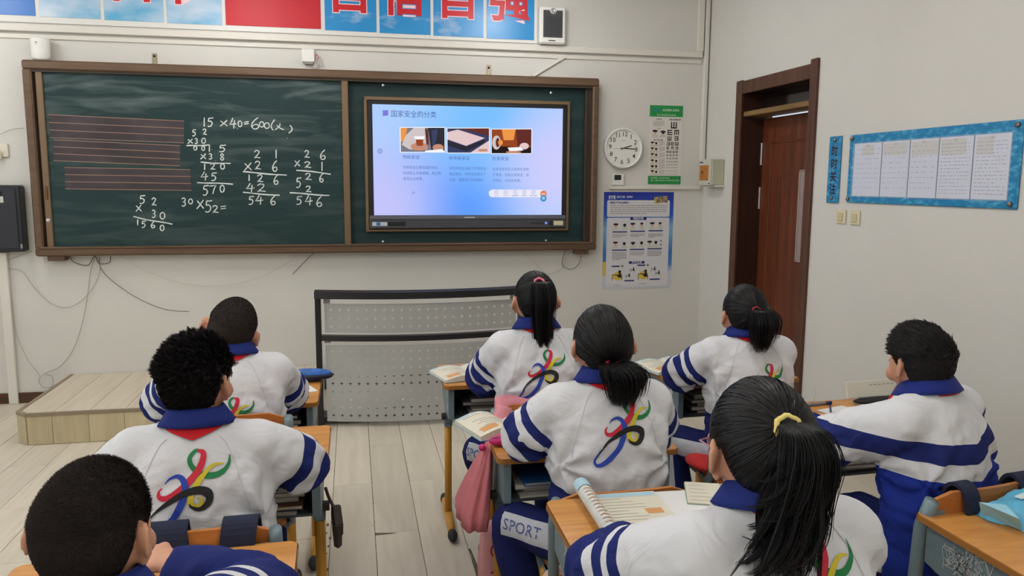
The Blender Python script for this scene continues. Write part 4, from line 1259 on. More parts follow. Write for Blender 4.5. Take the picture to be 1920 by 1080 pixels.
# ================================================================== pupil desks and chairs
M_DT = wood_mat('desk_wood', (182, 122, 58), (206, 146, 78), scale=(3.5, 34, 34), rough=0.36)
M_DE = mat('desk_edge', (158, 104, 46), rough=0.45)
M_GM = mat('desk_metal', (116, 134, 140), rough=0.45, metal=0.15, noise_amt=.07, noise_scale=16)
M_YL = mat('desk_yellow', (190, 136, 40), rough=0.42, spec=0.5)
M_RB = mat('rubber_foot', (48, 46, 46), rough=0.7)
M_IN = mat('desk_inner', (70, 76, 78), rough=0.6)
DW_, DD_ = 0.60, 0.40
STK = [mat('sticker_white', (196, 200, 200), rough=0.6), mat('sticker_yellow', (188, 168, 96), rough=0.6)]
def make_desk():
    d = thing('school_desk', 'desk', 'desk')
    t = mesh('tabletop', prism(rrect(-DW_ / 2, DW_ / 2, -DD_ / 2, DD_ / 2, .022, 4), -.018, 0), M_DT, d)
    mesh('edge_band', join(*[([(x * (1 + .0025 / .3), y * (1 + .0025 / .2), z) for x, y, z in prism(rrect(-DW_ / 2, DW_ / 2, -DD_ / 2, DD_ / 2, .022, 4), -.0175, -.0025)[0]], prism(rrect(-DW_ / 2, DW_ / 2, -DD_ / 2, DD_ / 2, .022, 4), -.0175, -.0025)[1][2:])]), M_DE, t)
    mesh('shelf', join(box(-.255, .255, -.165, .165, -.158, -.150), box(-.255, .255, .155, .163, -.15, -.022)), M_IN, d)
    for s in (-1, 1):
        p = mesh('side_panel', xf(prism([(-.175, -.020), (.175, -.020), (.175, -.130), (.045, -.158), (.030, -.215), (-.030, -.215), (-.045, -.158), (-.175, -.158)], -.012, .012),
                 Matrix.Translation((s * .267, 0, 0)) @ Matrix(((0, 0, 1, 0), (1, 0, 0, 0), (0, 1, 0, 0), (0, 0, 0, 1)))), M_GM, d)
        mesh('adjuster', join(tube([(s * .279, -.03, -.185), (s * .298, -.03, -.185)], .016, 10), tube([(s * .279, .0, -.195), (s * .292, .0, -.195)], .009, 8)), M_RB, p)
    d['h'] = 0
    for s in (-1, 1):
        mesh('sleeve', xf(box(-.018, .018, -.022, .022, -.24, -.20, .005), Matrix.Translation((s * .267, 0, 0))), M_GM, d)
    return d
def desk(x, y, h, rz, label, group='pupil desks in three columns'):
    d = copy_tree(DESK0)
    d.location = (x, y, h)
    d.rotation_euler = (0, 0, rz)
    tag(d, label, 'desk', group)
    for s in (-1, 1):
        lg = mesh('leg', tube([(s * .267, 0, .045 - h), (s * .267, 0, -.21)], .0165, 12), M_YL, d, True)
        ft = mesh('foot_bar', tube([(s * .267, -.20, .030 - h), (s * .267, -.05, .038 - h), (s * .267, .05, .038 - h), (s * .267, .20, .030 - h)], [.017, .020, .020, .017], 12), M_YL, d, True)
        for e in (-1, 1):
            mesh('rubber_cap', ellip((s * .267, e * .205, .028 - h), (.022, .042, .026), 12, 8), M_RB, ft, True)
    return d
DESK0 = make_desk()
del DESK0['h']
DESKS = {
 'A': (-3.222, -4.345, .72, 0.02, 'wooden desk with a clear tube on it, before the boy at the bottom corner'),
 'B': (-3.170, -3.555, .755, 0.0, 'wooden desk of the spiky haired boy, brown case hanging at its side'),
 'C': (-3.235, -2.655, .695, 0.0, 'wooden desk with a blue pencil case in front of the shaven haired boy'),
 'D': (-2.110, -2.520, .70, -0.03, 'wooden desk with yellow leg standing before the lectern'),
 'E': (-2.045, -3.44, .70, -0.02, 'wooden desk with a blue folder in its drawer and pink bag beside it'),
 'F': (-1.985, -4.180, .70, -0.02, 'wooden desk with an open workbook and large white sheet'),
 'G': (-1.135, -2.665, .70, 0.04, 'wooden desk with star stickers near the room corner'),
 'H': (-1.09, -3.475, .72, 0.03, 'wooden desk by the side wall with papers and an upright notebook'),
 'R': (-1.030, -4.425, .70, 0.0, 'wooden desk with a light blue tissue pack, chalk scribble on its side'),
}
DOBJ = {}
for k_, v_ in DESKS.items():
    DOBJ[k_] = desk(*v_)
for _o in list(DESK0.children_recursive) + [DESK0]:
    bpy.data.objects.remove(_o)
# stickers on the side panels that face the aisle
def stickers(key, sd, lst):
    d = DOBJ[key]
    for i, (y, z, kind, mi) in enumerate(lst):
        if kind == 'star':
            P = [(y + (.020 if k % 2 == 0 else .008) * math.cos(math.pi / 2 + k * math.pi / 5), z + (.020 if k % 2 == 0 else .008) * math.sin(math.pi / 2 + k * math.pi / 5)) for k in range(10)]
        elif kind == 'scrawl':
            g = [line2(bezier([(y + random.uniform(-.05, .05), z + random.uniform(-.04, .04)) for _ in range(4)], 5), .002, 0) for _ in range(12)]
            g = join(*g)
            mesh('scrawl', [(sd * .2805, a, b) for a, b, c in g[0]] and ([(sd * .2805, a, b) for a, b, c in g[0]], g[1]), STK[mi], d)
            continue
        else:
            P = [(y + .016 * math.cos(a), z + .024 * math.sin(a)) for a in np.linspace(0, 6.283, 11)[:-1]]
        mesh('sticker', ([(sd * .2800, a, b) for a, b in P], [tuple(range(len(P)))]), STK[mi], d)
stickers('G', -1, [(.08, -.07, 'star', 1), (-.06, -.075, 'star', 1), (-.10, -.055, 'o', 0)])
stickers('D', -1, [(-.10, -.06, 'o', 0), (-.13, -.11, 'o', 0), (.06, -.06, 'o', 0)])
stickers('R', -1, [(.06, -.08, 'scrawl', 0), (.0, -.06, 'scrawl', 0)])
stickers('F', -1, [(.02, -.09, 'scrawl', 0)])

M_CW = wood_mat('chair_wood', (170, 104, 50), (196, 128, 68), scale=(3, 30, 30), rough=0.4)
def chair(x, y, rz, label, seat_h=.41, back_h=.76, lean=.03):
    c = thing('school_chair', label, 'chair', (x, y, 0), rz, 'pupil chairs')
    mesh('seat', prism(rrect(-.18, .18, -.17, .19, .03, 4), seat_h - .016, seat_h), M_CW, c)
    V, F = [], []
    n = 8
    for i in range(n + 1):
        u = -.185 + .37 * i / n
        yb = -.150 - .018 * (1 - (u / .185) ** 2)
        rz_ = .018 * max(0, abs(u) / .185 - .75) * 4
        for z, dy in ((back_h - .18 + rz_, 0), (back_h - rz_, -lean * .6)):
            V += [(u, yb + dy, z), (u, yb + dy - .012, z)]
    for i in range(n):
        a, b = 4 * i, 4 * i + 4
        F += [(a, b, b + 2, a + 2), (a + 1, a + 3, b + 3, b + 1), (a + 2, b + 2, b + 3, a + 3), (a, a + 1, b + 1, b)]
    F += [(0, 2, 3, 1), (4 * n, 4 * n + 1, 4 * n + 3, 4 * n + 2)]
    bk = fix_normals(mesh('backrest', (V, F), M_CW, c))
    for s in (-1, 1):
        mesh('post', tube([(s * .192, -.08, seat_h - .03), (s * .195, -.135, seat_h + .02), (s * .200, -.150, back_h - .10), (s * .200, -.178, back_h - .02)], .016, 10, flat=1.25), M_GM, c, True)
        br_ = mesh('bracket', box(s * .155, s * .190, -.182, -.150, back_h - .085, back_h - .05, .003), M_GM, c)
        mesh('bolt', tube([(s * .168, -.182, back_h - .068), (s * .168, -.188, back_h - .068)], .008, 8), mat('screw_dark', (60, 52, 46)), br_)
        mesh('leg', tube([(s * .185, .0, seat_h - .02), (s * .185, .0, .045)], .0165, 10), M_YL, c, True)
        ft = mesh('foot_bar', tube([(s * .185, -.19, .03), (s * .185, -.04, .036), (s * .185, .04, .036), (s * .185, .19, .03)], .016, 10), M_YL, c, True)
        for e in (-1, 1):
            mesh('rubber_cap', ellip((s * .185, e * .195, .026), (.020, .038, .024), 10, 8), M_RB, ft, True)
    mesh('seat_frame', join(box(-.19, .19, -.02, .02, seat_h - .036, seat_h - .016, .003), box(-.192, -.172, -.14, .14, seat_h - .034, seat_h - .016, .003), box(.172, .192, -.14, .14, seat_h - .034, seat_h - .016, .003)), M_GM, c)
    return c
# ================================================================== pupils
def mesh_np(name, V, Q, m, parent=None, smooth=True):
    V = np.asarray(V, np.float32)
    Q = np.asarray(Q, np.int32)
    me = bpy.data.meshes.new(name)
    me.vertices.add(len(V))
    me.vertices.foreach_set('co', V.ravel())
    k = Q.shape[1]
    me.loops.add(Q.size)
    me.loops.foreach_set('vertex_index', Q.ravel())
    me.polygons.add(len(Q))
    me.polygons.foreach_set('loop_start', np.arange(0, Q.size, k, dtype=np.int32))
    me.update(calc_edges=True)
    if smooth:
        me.polygons.foreach_set('use_smooth', np.ones(len(Q), dtype=bool))
    for mm in (m if isinstance(m, (list, tuple)) else [m]):
        me.materials.append(mm)
    o = bpy.data.objects.new(name, me)
    return link(o, parent)
def voxel(g, size, it=4):
    me = bpy.data.meshes.new('tmp')
    me.from_pydata(g[0], [], g[1])
    o = bpy.data.objects.new('tmp', me)
    COL.objects.link(o)
    bm = bmesh.new()
    bm.from_mesh(me)
    bmesh.ops.recalc_face_normals(bm, faces=bm.faces)
    bm.to_mesh(me)
    bm.free()
    r = o.modifiers.new('r', 'REMESH')
    r.mode = 'VOXEL'
    r.voxel_size = size
    s = o.modifiers.new('s', 'SMOOTH')
    s.factor = 0.5
    s.iterations = it
    dg = bpy.context.evaluated_depsgraph_get()
    e = bpy.data.meshes.new_from_object(o.evaluated_get(dg))
    V = np.empty(len(e.vertices) * 3, np.float32)
    e.vertices.foreach_get('co', V)
    N = np.empty(len(e.vertices) * 3, np.float32)
    e.vertices.foreach_get('normal', N)
    Q = np.array([tuple(p.vertices) for p in e.polygons if len(p.vertices) == 4], np.int32)
    bpy.data.objects.remove(o)
    bpy.data.meshes.remove(me)
    bpy.data.meshes.remove(e)
    return V.reshape(-1, 3), N.reshape(-1, 3), Q
def attr(o, name, vals):
    a = o.data.attributes.new(name, 'FLOAT', 'POINT')
    a.data.foreach_set('value', np.asarray(vals, np.float32))

SKIN = mat('skin', (200, 146, 118), rough=0.5, spec=0.35, noise_amt=.05, noise_scale=30)
SKIN.node_tree.nodes['Principled BSDF'].inputs['Subsurface Weight'].default_value = 0.08
SKIN.node_tree.nodes['Principled BSDF'].inputs['Subsurface Radius'].default_value = (0.02, 0.008, 0.004)
def hair_mat(name, rgb, rough):
    m = mat(name, rgb, rough=rough, spec=0.25)
    return m
HAIR = hair_mat('hair_black', (13, 11, 13), 0.45)
HAIRS = mat('hair_cropped', (50, 43, 41), rough=0.85, spec=0.15)
HAIRB = mat('hair_boy', (31, 28, 29), rough=0.6, spec=0.2)
M_SHIRT_BLUE = mat('uniform_blue', (32, 46, 122), rough=0.8, spec=0.15, sheen=0.1)
M_SCARF = mat('scarf_red', (190, 26, 38), rough=0.7, spec=0.2)
M_COLLAR = mat('collar_blue', (33, 46, 112), rough=0.8, spec=0.15)
M_SHOE = mat('shoe_white', (204, 202, 198), rough=0.5)
M_SHOED = mat('shoe_dark', (44, 44, 50), rough=0.6)

def ramp_stops(nt, val, stops):
    r = nt.nodes.new('ShaderNodeValToRGB')
    r.color_ramp.interpolation = 'CONSTANT'
    e = r.color_ramp.elements
    while len(e) < len(stops):
        e.new(0.5)
    for i, (p_, c) in enumerate(stops):
        e[i].position = p_
        e[i].color = c
    nt.links.new(val, r.inputs[0])
    return r.outputs[0]
def cloth_bump(nt, b):
    tc = nt.nodes.new('ShaderNodeTexCoord')
    n = nt.nodes.new('ShaderNodeTexNoise')
    n.inputs['Scale'].default_value = 9
    n.inputs['Detail'].default_value = 3
    n.inputs['Distortion'].default_value = 1.2
    nt.links.new(tc.outputs['Object'], n.inputs['Vector'])
    bp = nt.nodes.new('ShaderNodeBump')
    bp.inputs['Strength'].default_value = 0.5
    bp.inputs['Distance'].default_value = 0.02
    nt.links.new(n.outputs[0], bp.inputs['Height'])
    nt.links.new(bp.outputs[0], b.inputs['Normal'])
WHT = lin((208, 208, 211)) + (1,)
BLU = lin((32, 41, 100)) + (1,)
ROY = lin((32, 50, 138)) + (1,)
def jacket_mat():
    m = bpy.data.materials.new('tracksuit_white_blue')
    m.use_nodes = True
    nt = m.node_tree
    b = nt.nodes['Principled BSDF']
    b.inputs['Roughness'].default_value = 0.85
    b.inputs['Specular IOR Level'].default_value = 0.15
    at = nt.nodes.new('ShaderNodeAttribute'); at.attribute_name = 'arm_t'
    sl = nt.nodes.new('ShaderNodeAttribute'); sl.attribute_name = 'sleeve'
    bz = nt.nodes.new('ShaderNodeAttribute'); bz.attribute_name = 'hem'
    # arm_t is stored in units where the sleeve stripes sit at fixed fractions
    c1 = ramp_stops(nt, at.outputs['Fac'], [(0.0, WHT), (0.30, BLU), (0.362, WHT), (0.404, BLU), (0.466, WHT), (0.508, BLU)])
    c2 = ramp_stops(nt, bz.outputs['Fac'], [(0.0, BLU), (0.5, WHT)])
    gt = nt.nodes.new('ShaderNodeMath'); gt.operation = 'GREATER_THAN'; gt.inputs[1].default_value = 0.0
    nt.links.new(sl.outputs['Fac'], gt.inputs[0])
    mx = nt.nodes.new('ShaderNodeMix'); mx.data_type = 'RGBA'
    nt.links.new(gt.outputs[0], mx.inputs[0])
    nt.links.new(c2, mx.inputs[6])
    nt.links.new(c1, mx.inputs[7])
    nt.links.new(mx.outputs[2], b.inputs['Base Color'])
    cloth_bump(nt, b)
    return m
def chevron_mat():
    m = bpy.data.materials.new('tracksuit_chevron')
    m.use_nodes = True
    nt = m.node_tree
    b = nt.nodes['Principled BSDF']
    b.inputs['Roughness'].default_value = 0.85
    b.inputs['Specular IOR Level'].default_value = 0.15
    at = nt.nodes.new('ShaderNodeAttribute'); at.attribute_name = 'chev'
    c = ramp_stops(nt, at.outputs['Fac'], [(0.0, ROY), (0.448, WHT), (0.495, BLU), (0.55, WHT)])
    nt.links.new(c, b.inputs['Base Color'])
    cloth_bump(nt, b)
    return m
def trouser_mat():
    m = bpy.data.materials.new('tracksuit_trousers')
    m.use_nodes = True
    nt = m.node_tree
    b = nt.nodes['Principled BSDF']
    b.inputs['Roughness'].default_value = 0.85
    b.inputs['Specular IOR Level'].default_value = 0.15
    at = nt.nodes.new('ShaderNodeAttribute'); at.attribute_name = 'panel'
    c = ramp_stops(nt, at.outputs['Fac'], [(0.0, lin((27, 34, 84)) + (1,)), (0.86, lin((190, 192, 200)) + (1,))])
    nt.links.new(c, b.inputs['Base Color'])
    cloth_bump(nt, b)
    return m
JM, CM, TM = jacket_mat(), chevron_mat(), trouser_mat()

def head_pts(D):                     # unit directions (y forward, z up) -> points of the bare head
    D = np.asarray(D, float)
    x, y, z = D[..., 0], D[..., 1], D[..., 2]
    X, Y, Z = .075 * x, .093 * y, .107 * z
    zl = np.clip(-z, 0, 1)
    X = X * (1 - .24 * zl ** 1.6)
    Y = np.where(y < 0, Y * (1 - .42 * zl ** 1.3), Y * (.96 - .10 * zl))
    Y = Y + np.where(y > 0, .010 * zl * y, 0)
    bulge = np.clip(-y, 0, 1) * np.clip(z + .3, 0, 1)
    Y = Y - .008 * bulge
    return np.stack([X, Y, Z], -1)
def dirs(a, e):                      # azimuth from front (deg, + = to the figure's own left), elevation
    a, e = np.radians(a), np.radians(e)
    return np.stack([-np.sin(a) * np.cos(e), np.cos(a) * np.cos(e), np.sin(e)], -1)
def head_geo():
    n, m_ = 40, 28
    V, F = [], []
    for i in range(m_ + 1):
        e = 90 - 180 * i / m_
        for k in range(n):
            V.append(tuple(head_pts(dirs(np.array(360 * k / n), np.array(e)))))
    for i in range(m_):
        for k in range(n):
            F.append((i * n + k, (i + 1) * n + k, (i + 1) * n + (k + 1) % n, i * n + (k + 1) % n))
    gs = [(V, F)]
    for s in (-1, 1):
        gs.append(ellip((s * .0830, -.012, -.008), (.008, .019, .029), 12, 8, (0.15, -s * .30, s * .70)))
        gs.append(ellip((s * .0775, -.002, -.038), (.008, .010, .011), 10, 6))
        rim = [(s * (.084 + .017 * (-q2 / .022)), q2 - .010, q3) for q2, q3 in [(.014 * math.sin(a_) - .003, .029 * math.cos(a_) - .007) for a_ in np.linspace(.9, -2.5, 12)]]
        gs.append(tube(rim, .0042, 8))
    gs.append(ellip((0, .092, -.022), (.012, .014, .016), 12, 8))
    gs.append(ellip((0, .089, -.002), (.008, .008, .026), 10, 8))
    gs.append(ellip((0, .084, -.058), (.020, .010, .010), 12, 8))
    gs.append(ellip((0, .070, -.088), (.024, .018, .016), 12, 8))
    for s in (-1, 1):
        gs.append(ellip((s * .040, .058, -.034), (.026, .022, .026), 12, 8))
    return join(*gs)
HEAD = head_geo()

def strand_mesh(name, P, wd, out, m, parent, tri=False):   # P [N,k,3], wd [N,k]
    P = np.asarray(P, float)
    N, k, _ = P.shape
    T = np.gradient(P, axis=1)
    T /= np.linalg.norm(T, axis=2, keepdims=True) + 1e-9
    S = np.cross(T, out)
    S /= np.linalg.norm(S, axis=2, keepdims=True) + 1e-9
    w = np.asarray(wd)[..., None] * .5
    if not tri:
        V = np.stack([P - S * w, P + S * w], 2)          # N,k,2,3
        idx = np.arange(N * k * 2).reshape(N, k, 2)
        Q = np.stack([idx[:, :-1, 0], idx[:, :-1, 1], idx[:, 1:, 1], idx[:, 1:, 0]], -1).reshape(-1, 4)
    else:
        B = np.cross(T, S)
        V = np.stack([P + B * w, P - B * w * .5 + S * w * .87, P - B * w * .5 - S * w * .87], 2)
        idx = np.arange(N * k * 3).reshape(N, k, 3)
        Q = np.concatenate([np.stack([idx[:, :-1, j], idx[:, :-1, (j + 1) % 3], idx[:, 1:, (j + 1) % 3], idx[:, 1:, j]], -1).reshape(-1, 4) for j in range(3)])
    return V.reshape(-1, 3), Q
HL_A = [0, 30, 55, 72, 84, 96, 106, 118, 140, 180]
HL_E = [46, 41, 28, 8, -2, 14, -3, -20, -40, -47]
HL_B = [46, 41, 28, 10, 0, 16, -10, -30, -42, -47]
def hairline(a, low=0.0):
    return np.interp(np.abs(a), HL_A, HL_B if low else HL_E)
def hnormals(D):
    P = head_pts(D)
    n = P / np.array([.075 ** 2, .095 ** 2, .107 ** 2])
    return n / (np.linalg.norm(n, axis=-1, keepdims=True) + 1e-9)
def cap_geo(th, rng, low=0.0, bump=.0015, side=1.0):
    na, ne = 72, 26
    V = np.zeros((ne + 1, na, 3))
    A = np.linspace(-180, 180, na, endpoint=False)
    h = hairline(A, low)
    for i in range(ne + 1):
        f = i / ne
        E = h + (90 - h) * f
        D = dirs(A, E)
        t = th * (1 - np.exp(-f * 9)) + .0012
        t = t * np.where(E < 20, side + (1 - side) * np.clip(E / 20, 0, 1), 1)
        t = t + bump * np.sin(A * .21 + E * .13) * np.sin(E * .3 + 2) * min(1, f * 6)
        V[i] = head_pts(D) + hnormals(D) * t[:, None]
    # closing skirt under the edge
    D = dirs(A, h)
    sk = head_pts(D) - hnormals(D) * .004
    V = np.concatenate([sk[None], V])
    idx = np.arange((ne + 2) * na).reshape(ne + 2, na)
    nx = np.roll(idx, -1, axis=1)
    Q = np.stack([idx[:-1], nx[:-1], nx[1:], idx[1:]], -1).reshape(-1, 4)
    return V.reshape(-1, 3), Q
def rand_dirs(n, rng, low=0.0):
    out_a, out_e = [], []
    while len(out_a) < n:
        d = rng.normal(size=(n, 3))
        d /= np.linalg.norm(d, axis=1, keepdims=True)
        a = np.degrees(np.arctan2(-d[:, 0], d[:, 1]))
        e = np.degrees(np.arcsin(d[:, 2]))
        k = e > hairline(a, low) - 1
        out_a += list(a[k]); out_e += list(e[k])
    return np.array(out_a[:n]), np.array(out_e[:n])
def cat(*vq):
    V, Q, k = [], [], 0
    for v, q in vq:
        V.append(v); Q.append(q + k); k += len(v)
    return np.concatenate(V), np.concatenate(Q)

def short_hair(sp, rng):
    th, L, n = sp['th'], sp['len'], sp.get('n', 7000)
    low = 1
    sd_ = sp.get('side', .8)
    parts = [cap_geo(th * .72, rng, low, .0004, sd_)]
    def setup(a, e):
        D = dirs(a, e)
        nr = hnormals(D)
        k = np.where(e < 20, sd_ + (1 - sd_) * np.clip(e / 20, 0, 1), 1.0)
        edge = np.clip((e - hairline(a, low)) / 12, .10, 1)
        root = head_pts(D) + nr * (th * k * edge)[:, None] * .75
        ln = L * k * np.clip(edge * 1.3, .25, 1) * np.where(e < 15, sp.get('sidelen', .7), 1.0)
        return D, nr, root, ln
    comb = np.array(sp.get('comb', (0, -.4, .2)), float)
    def direct(D, nr, rnd):
        m_ = len(D)
        d = nr * sp.get('up', .6) + comb + np.cross(nr, np.array([[0., .35, 1.]])) * sp.get('swirl', 0) + rng.normal(size=(m_, 3)) * rnd
        d /= np.linalg.norm(d, axis=1, keepdims=True)
        inn = np.sum(d * nr, 1, keepdims=True)
        d = np.where(inn < .15, d - nr * (inn - .15), d)
        return d / np.linalg.norm(d, axis=1, keepdims=True)
    a, e = rand_dirs(n, rng, low)
    D, nr, root, ln = setup(a, e)
    ln = ln * rng.uniform(.6, 1.1, n)
    t = np.linspace(0, 1, 4)
    nc = sp.get('clumps', 0)
    if nc:
        ca, ce = rand_dirs(nc, rng, low)
        CD, cn, croot, cl = setup(ca, ce)
        cd = direct(CD, cn, sp.get('rnd', .3))
        tip = croot + cd * (cl * rng.uniform(.8, 1.25, nc))[:, None]
        near = np.argmax(D @ CD.T, axis=1)
        own = root + cd[near] * ln[:, None]
        w_ = sp.get('conv', .6)
        end = own * (1 - w_) + (tip[near] + rng.normal(size=(n, 3)) * .0015) * w_
    else:
        end = root + direct(D, nr, sp.get('rnd', .3)) * ln[:, None]
    mid = root * .5 + end * .5 + nr * (ln * .10)[:, None]
    tt_ = t[None, :, None]
    P = root[:, None] * (1 - tt_) ** 2 + 2 * mid[:, None] * tt_ * (1 - tt_) + end[:, None] * tt_ ** 2
    wd = sp.get('w', .0019) * np.array([1, .9, .65, .12]) * rng.uniform(.7, 1.3, (n, 1))
    out = np.broadcast_to((nr + rng.normal(size=(n, 3)) * .35)[:, None, :], P.shape)
    parts.append(strand_mesh('s', P, wd, out, None, None))
    return cat(*parts)
def drawn_hair(sp, rng):             # hair combed back to a tie
    th = sp.get('th', .010)
    parts = [cap_geo(th, rng, 0, .001)]
    tie_a, tie_e = sp['tie']
    n = sp.get('n', 2600)
    a, e = rand_dirs(n, rng)
    # more roots along the hairline
    m2 = n // 2
    a[:m2] = rng.uniform(-178, 178, m2)
    e[:m2] = hairline(a[:m2]) + rng.uniform(0, 5, m2)
    D0 = dirs(a, e)
    Dt = dirs(np.array(tie_a), np.array(tie_e))
    t = np.linspace(0, 1, 10)
    dot = np.clip(np.sum(D0 * Dt, 1), -.97, .999)
    om = np.arccos(dot)
    s0 = np.sin((1 - t)[None] * om[:, None]) / np.sin(om)[:, None]
    s1 = np.sin(t[None] * om[:, None]) / np.sin(om)[:, None]
    D = s0[..., None] * D0[:, None] + s1[..., None] * Dt
    D /= np.linalg.norm(D, axis=2, keepdims=True)
    sag = rng.normal(size=(n, 1, 3)) * .05 * np.sin(np.pi * t)[None, :, None]
    D = D + sag
    D /= np.linalg.norm(D, axis=2, keepdims=True)
    off = (th * (1 - np.exp(-t * 8)) + .0016)[None] + rng.uniform(-.0008, .0014, (n, 1)) + rng.uniform(0, .0025, (n, 1)) * np.sin(np.pi * t)[None] * sp.get('fluff', 1)
    nr = hnormals(D)
    P = head_pts(D) + nr * off[..., None]
    wd = .0017 * np.array([.6, 1, 1, 1, 1, 1, 1, 1, 1, .8])[None] * rng.uniform(.6, 1.4, (n, 1))
    parts.append(strand_mesh('s', P, wd, nr + rng.normal(size=(n, 1, 3)) * .25, None, None))
    # flyaway hairs
    nf = sp.get('fly', 90) // 2
    a, e = rand_dirs(nf, rng)
    D = dirs(a, e)
    nr = hnormals(D)
    t = np.linspace(0, 1, 7)
    r0 = head_pts(D) + nr * th
    tg = np.cross(nr, rng.normal(size=(nf, 3)))
    L = rng.uniform(.008, .026, nf)
    P = r0[:, None] + tg[:, None] * (L[:, None] * t)[..., None] + nr[:, None] * (L[:, None] * .55 * np.sin(t * 2.4))[..., None]
    parts.append(strand_mesh('s', P, np.full((nf, 7), .00032), np.broadcast_to(nr[:, None], P.shape), None, None))
    return cat(*parts)
def ponytail(sp, rng):               # strands from the tie along clump guides; coordinates in the person's frame
    G = np.array(bezier(sp['guide'], 6))
    k = len(G)
    t = np.linspace(0, 1, k)
    rad = np.interp(t, [q[0] for q in sp['rad']], [q[1] for q in sp['rad']])
    flat = sp.get('flat', .75)
    nc, ns = sp.get('clumps', 40), sp.get('per', 34)
    Ps, Ws = [], []
    side = np.array(sp.get('side', (1, 0, 0)), float)
    dep = np.array(sp.get('dep', (0, 1, 0)), float)
    for c in range(nc):
        r, ang = math.sqrt(rng.uniform(0, 1)), rng.uniform(0, 6.283)
        cx, cy = r * math.cos(ang), r * math.sin(ang) * flat
        end = rng.uniform(sp.get('tmin', .8), 1.0)
        curl = sp.get('curl', 0) * rng.uniform(.3, 1.2) * (1 if rng.uniform() < .5 else -1)
        cph = rng.uniform(0, 6.283)
        jx, jy = rng.normal(size=(2, ns)) * sp.get('tight', .16)
        f = t[None, :] * end
        g = np.stack([np.interp(f[0], t, G[:, i]) for i in range(3)], -1)
        rr = np.interp(f[0], t, rad)
        tip = np.clip((t - .55) / .45, 0, 1)
        conv = 1 - sp.get('conv', .6) * tip
        ox = rr[None] * (cx + jx[:, None] * conv[None]) 
        oy = rr[None] * (cy + jy[:, None] * conv[None])
        cu = curl * tip ** 1.5
        ox = ox + (cu * np.sin(cph + tip * 4.2))[None]
        oy = oy + (cu * np.cos(cph + tip * 4.2) * .6)[None]
        wav = sp.get('wave', .002) * np.sin(t * 9 + cph)[None] * t[None]
        up = abs(curl) * .9 * np.clip((t - .8) / .2, 0, 1) ** 2
        P = g[None] + ox[..., None] * side + (oy + wav)[..., None] * dep + up[None, :, None] * np.array((0, 0, 1.))
        Ps.append(P)
        Ws.append(sp.get('w', .0024) * np.interp(t, [0, .1, .8, 1], [.8, 1, .8, .12])[None] * rng.uniform(.6, 1.4, (ns, 1)))
    P, Wd = np.concatenate(Ps), np.concatenate(Ws)
    out = P - G[None] + np.array((0, -.01, 0)) + rng.normal(size=P.shape) * .002
    core_r = rad * sp.get('core', .80) * np.interp(t, [0, .6, .82], [1, .85, .15])
    keep = t <= .82
    CV, CF = [], []
    for i in np.where(keep)[0]:
        for q in range(14):
            an = 2 * math.pi * q / 14
            CV.append(G[i] + side * core_r[i] * math.cos(an) + dep * core_r[i] * flat * math.sin(an))
    ng = int(keep.sum())
    for i in range(ng - 1):
        for q in range(14):
            CF.append((i * 14 + q, i * 14 + (q + 1) % 14, (i + 1) * 14 + (q + 1) % 14, (i + 1) * 14 + q))
    return cat((np.array(CV), np.array(CF)), strand_mesh('p', P, Wd, out, None, None, tri=True))

EMBLEM = [   # (colour, points, widths) on a 385 x 375 field measured from a jacket
 ('green', [(1262, 40), (1232, 38), (1209, 66), (1222, 102), (1262, 134), (1312, 144), (1352, 132), (1379, 104), (1383, 66)], [6, 15, 20, 22, 26, 26, 24, 16, 4]),
 ('red', [(1240, 36), (1266, 48), (1266, 78), (1245, 122), (1210, 160), (1168, 196), (1120, 222), (1086, 222), (1078, 200), (1092, 182)], [6, 24, 28, 30, 30, 28, 24, 20, 12, 4]),
 ('yellow', [(1358, 100), (1322, 98), (1288, 118), (1252, 160), (1226, 205), (1216, 244), (1236, 270), (1262, 258), (1262, 234), (1244, 228)], [4, 12, 18, 24, 26, 26, 22, 16, 10, 3]),
 ('blue', [(1104, 166), (1124, 146), (1158, 138), (1186, 156), (1194, 196), (1178, 250), (1140, 315), (1092, 368), (1046, 394), (1016, 396), (1008, 374), (1022, 334), (1048, 300)], [4, 10, 18, 26, 30, 32, 30, 28, 24, 18, 12, 8, 3]),
 ('black', [(1012, 372), (1040, 316), (1086, 268), (1140, 234), (1200, 206), (1256, 198), (1296, 218), (1294, 256), (1258, 282), (1222, 270), (1212, 254)], [2, 6, 14, 24, 30, 34, 36, 32, 22, 14, 4]),
]
EMC = {'green': mat('emblem_green', (28, 120, 66), rough=0.7), 'red': mat('emblem_red', (196, 34, 56), rough=0.7), 'yellow': mat('emblem_yellow', (206, 186, 44), rough=0.7),
       'blue': mat('emblem_blue', (34, 62, 160), rough=0.7), 'black': mat('emblem_black', (26, 24, 26), rough=0.7)}

M_SEAM = mat('seam_thread', (196, 194, 198), rough=0.9)
def seg_dist(P, A, B):
    A, B = np.array(A), np.array(B)
    d = B - A
    t = np.clip(((P - A) @ d) / (d @ d), 0, 1)
    return np.linalg.norm(P - (A + t[:, None] * d), axis=1), t

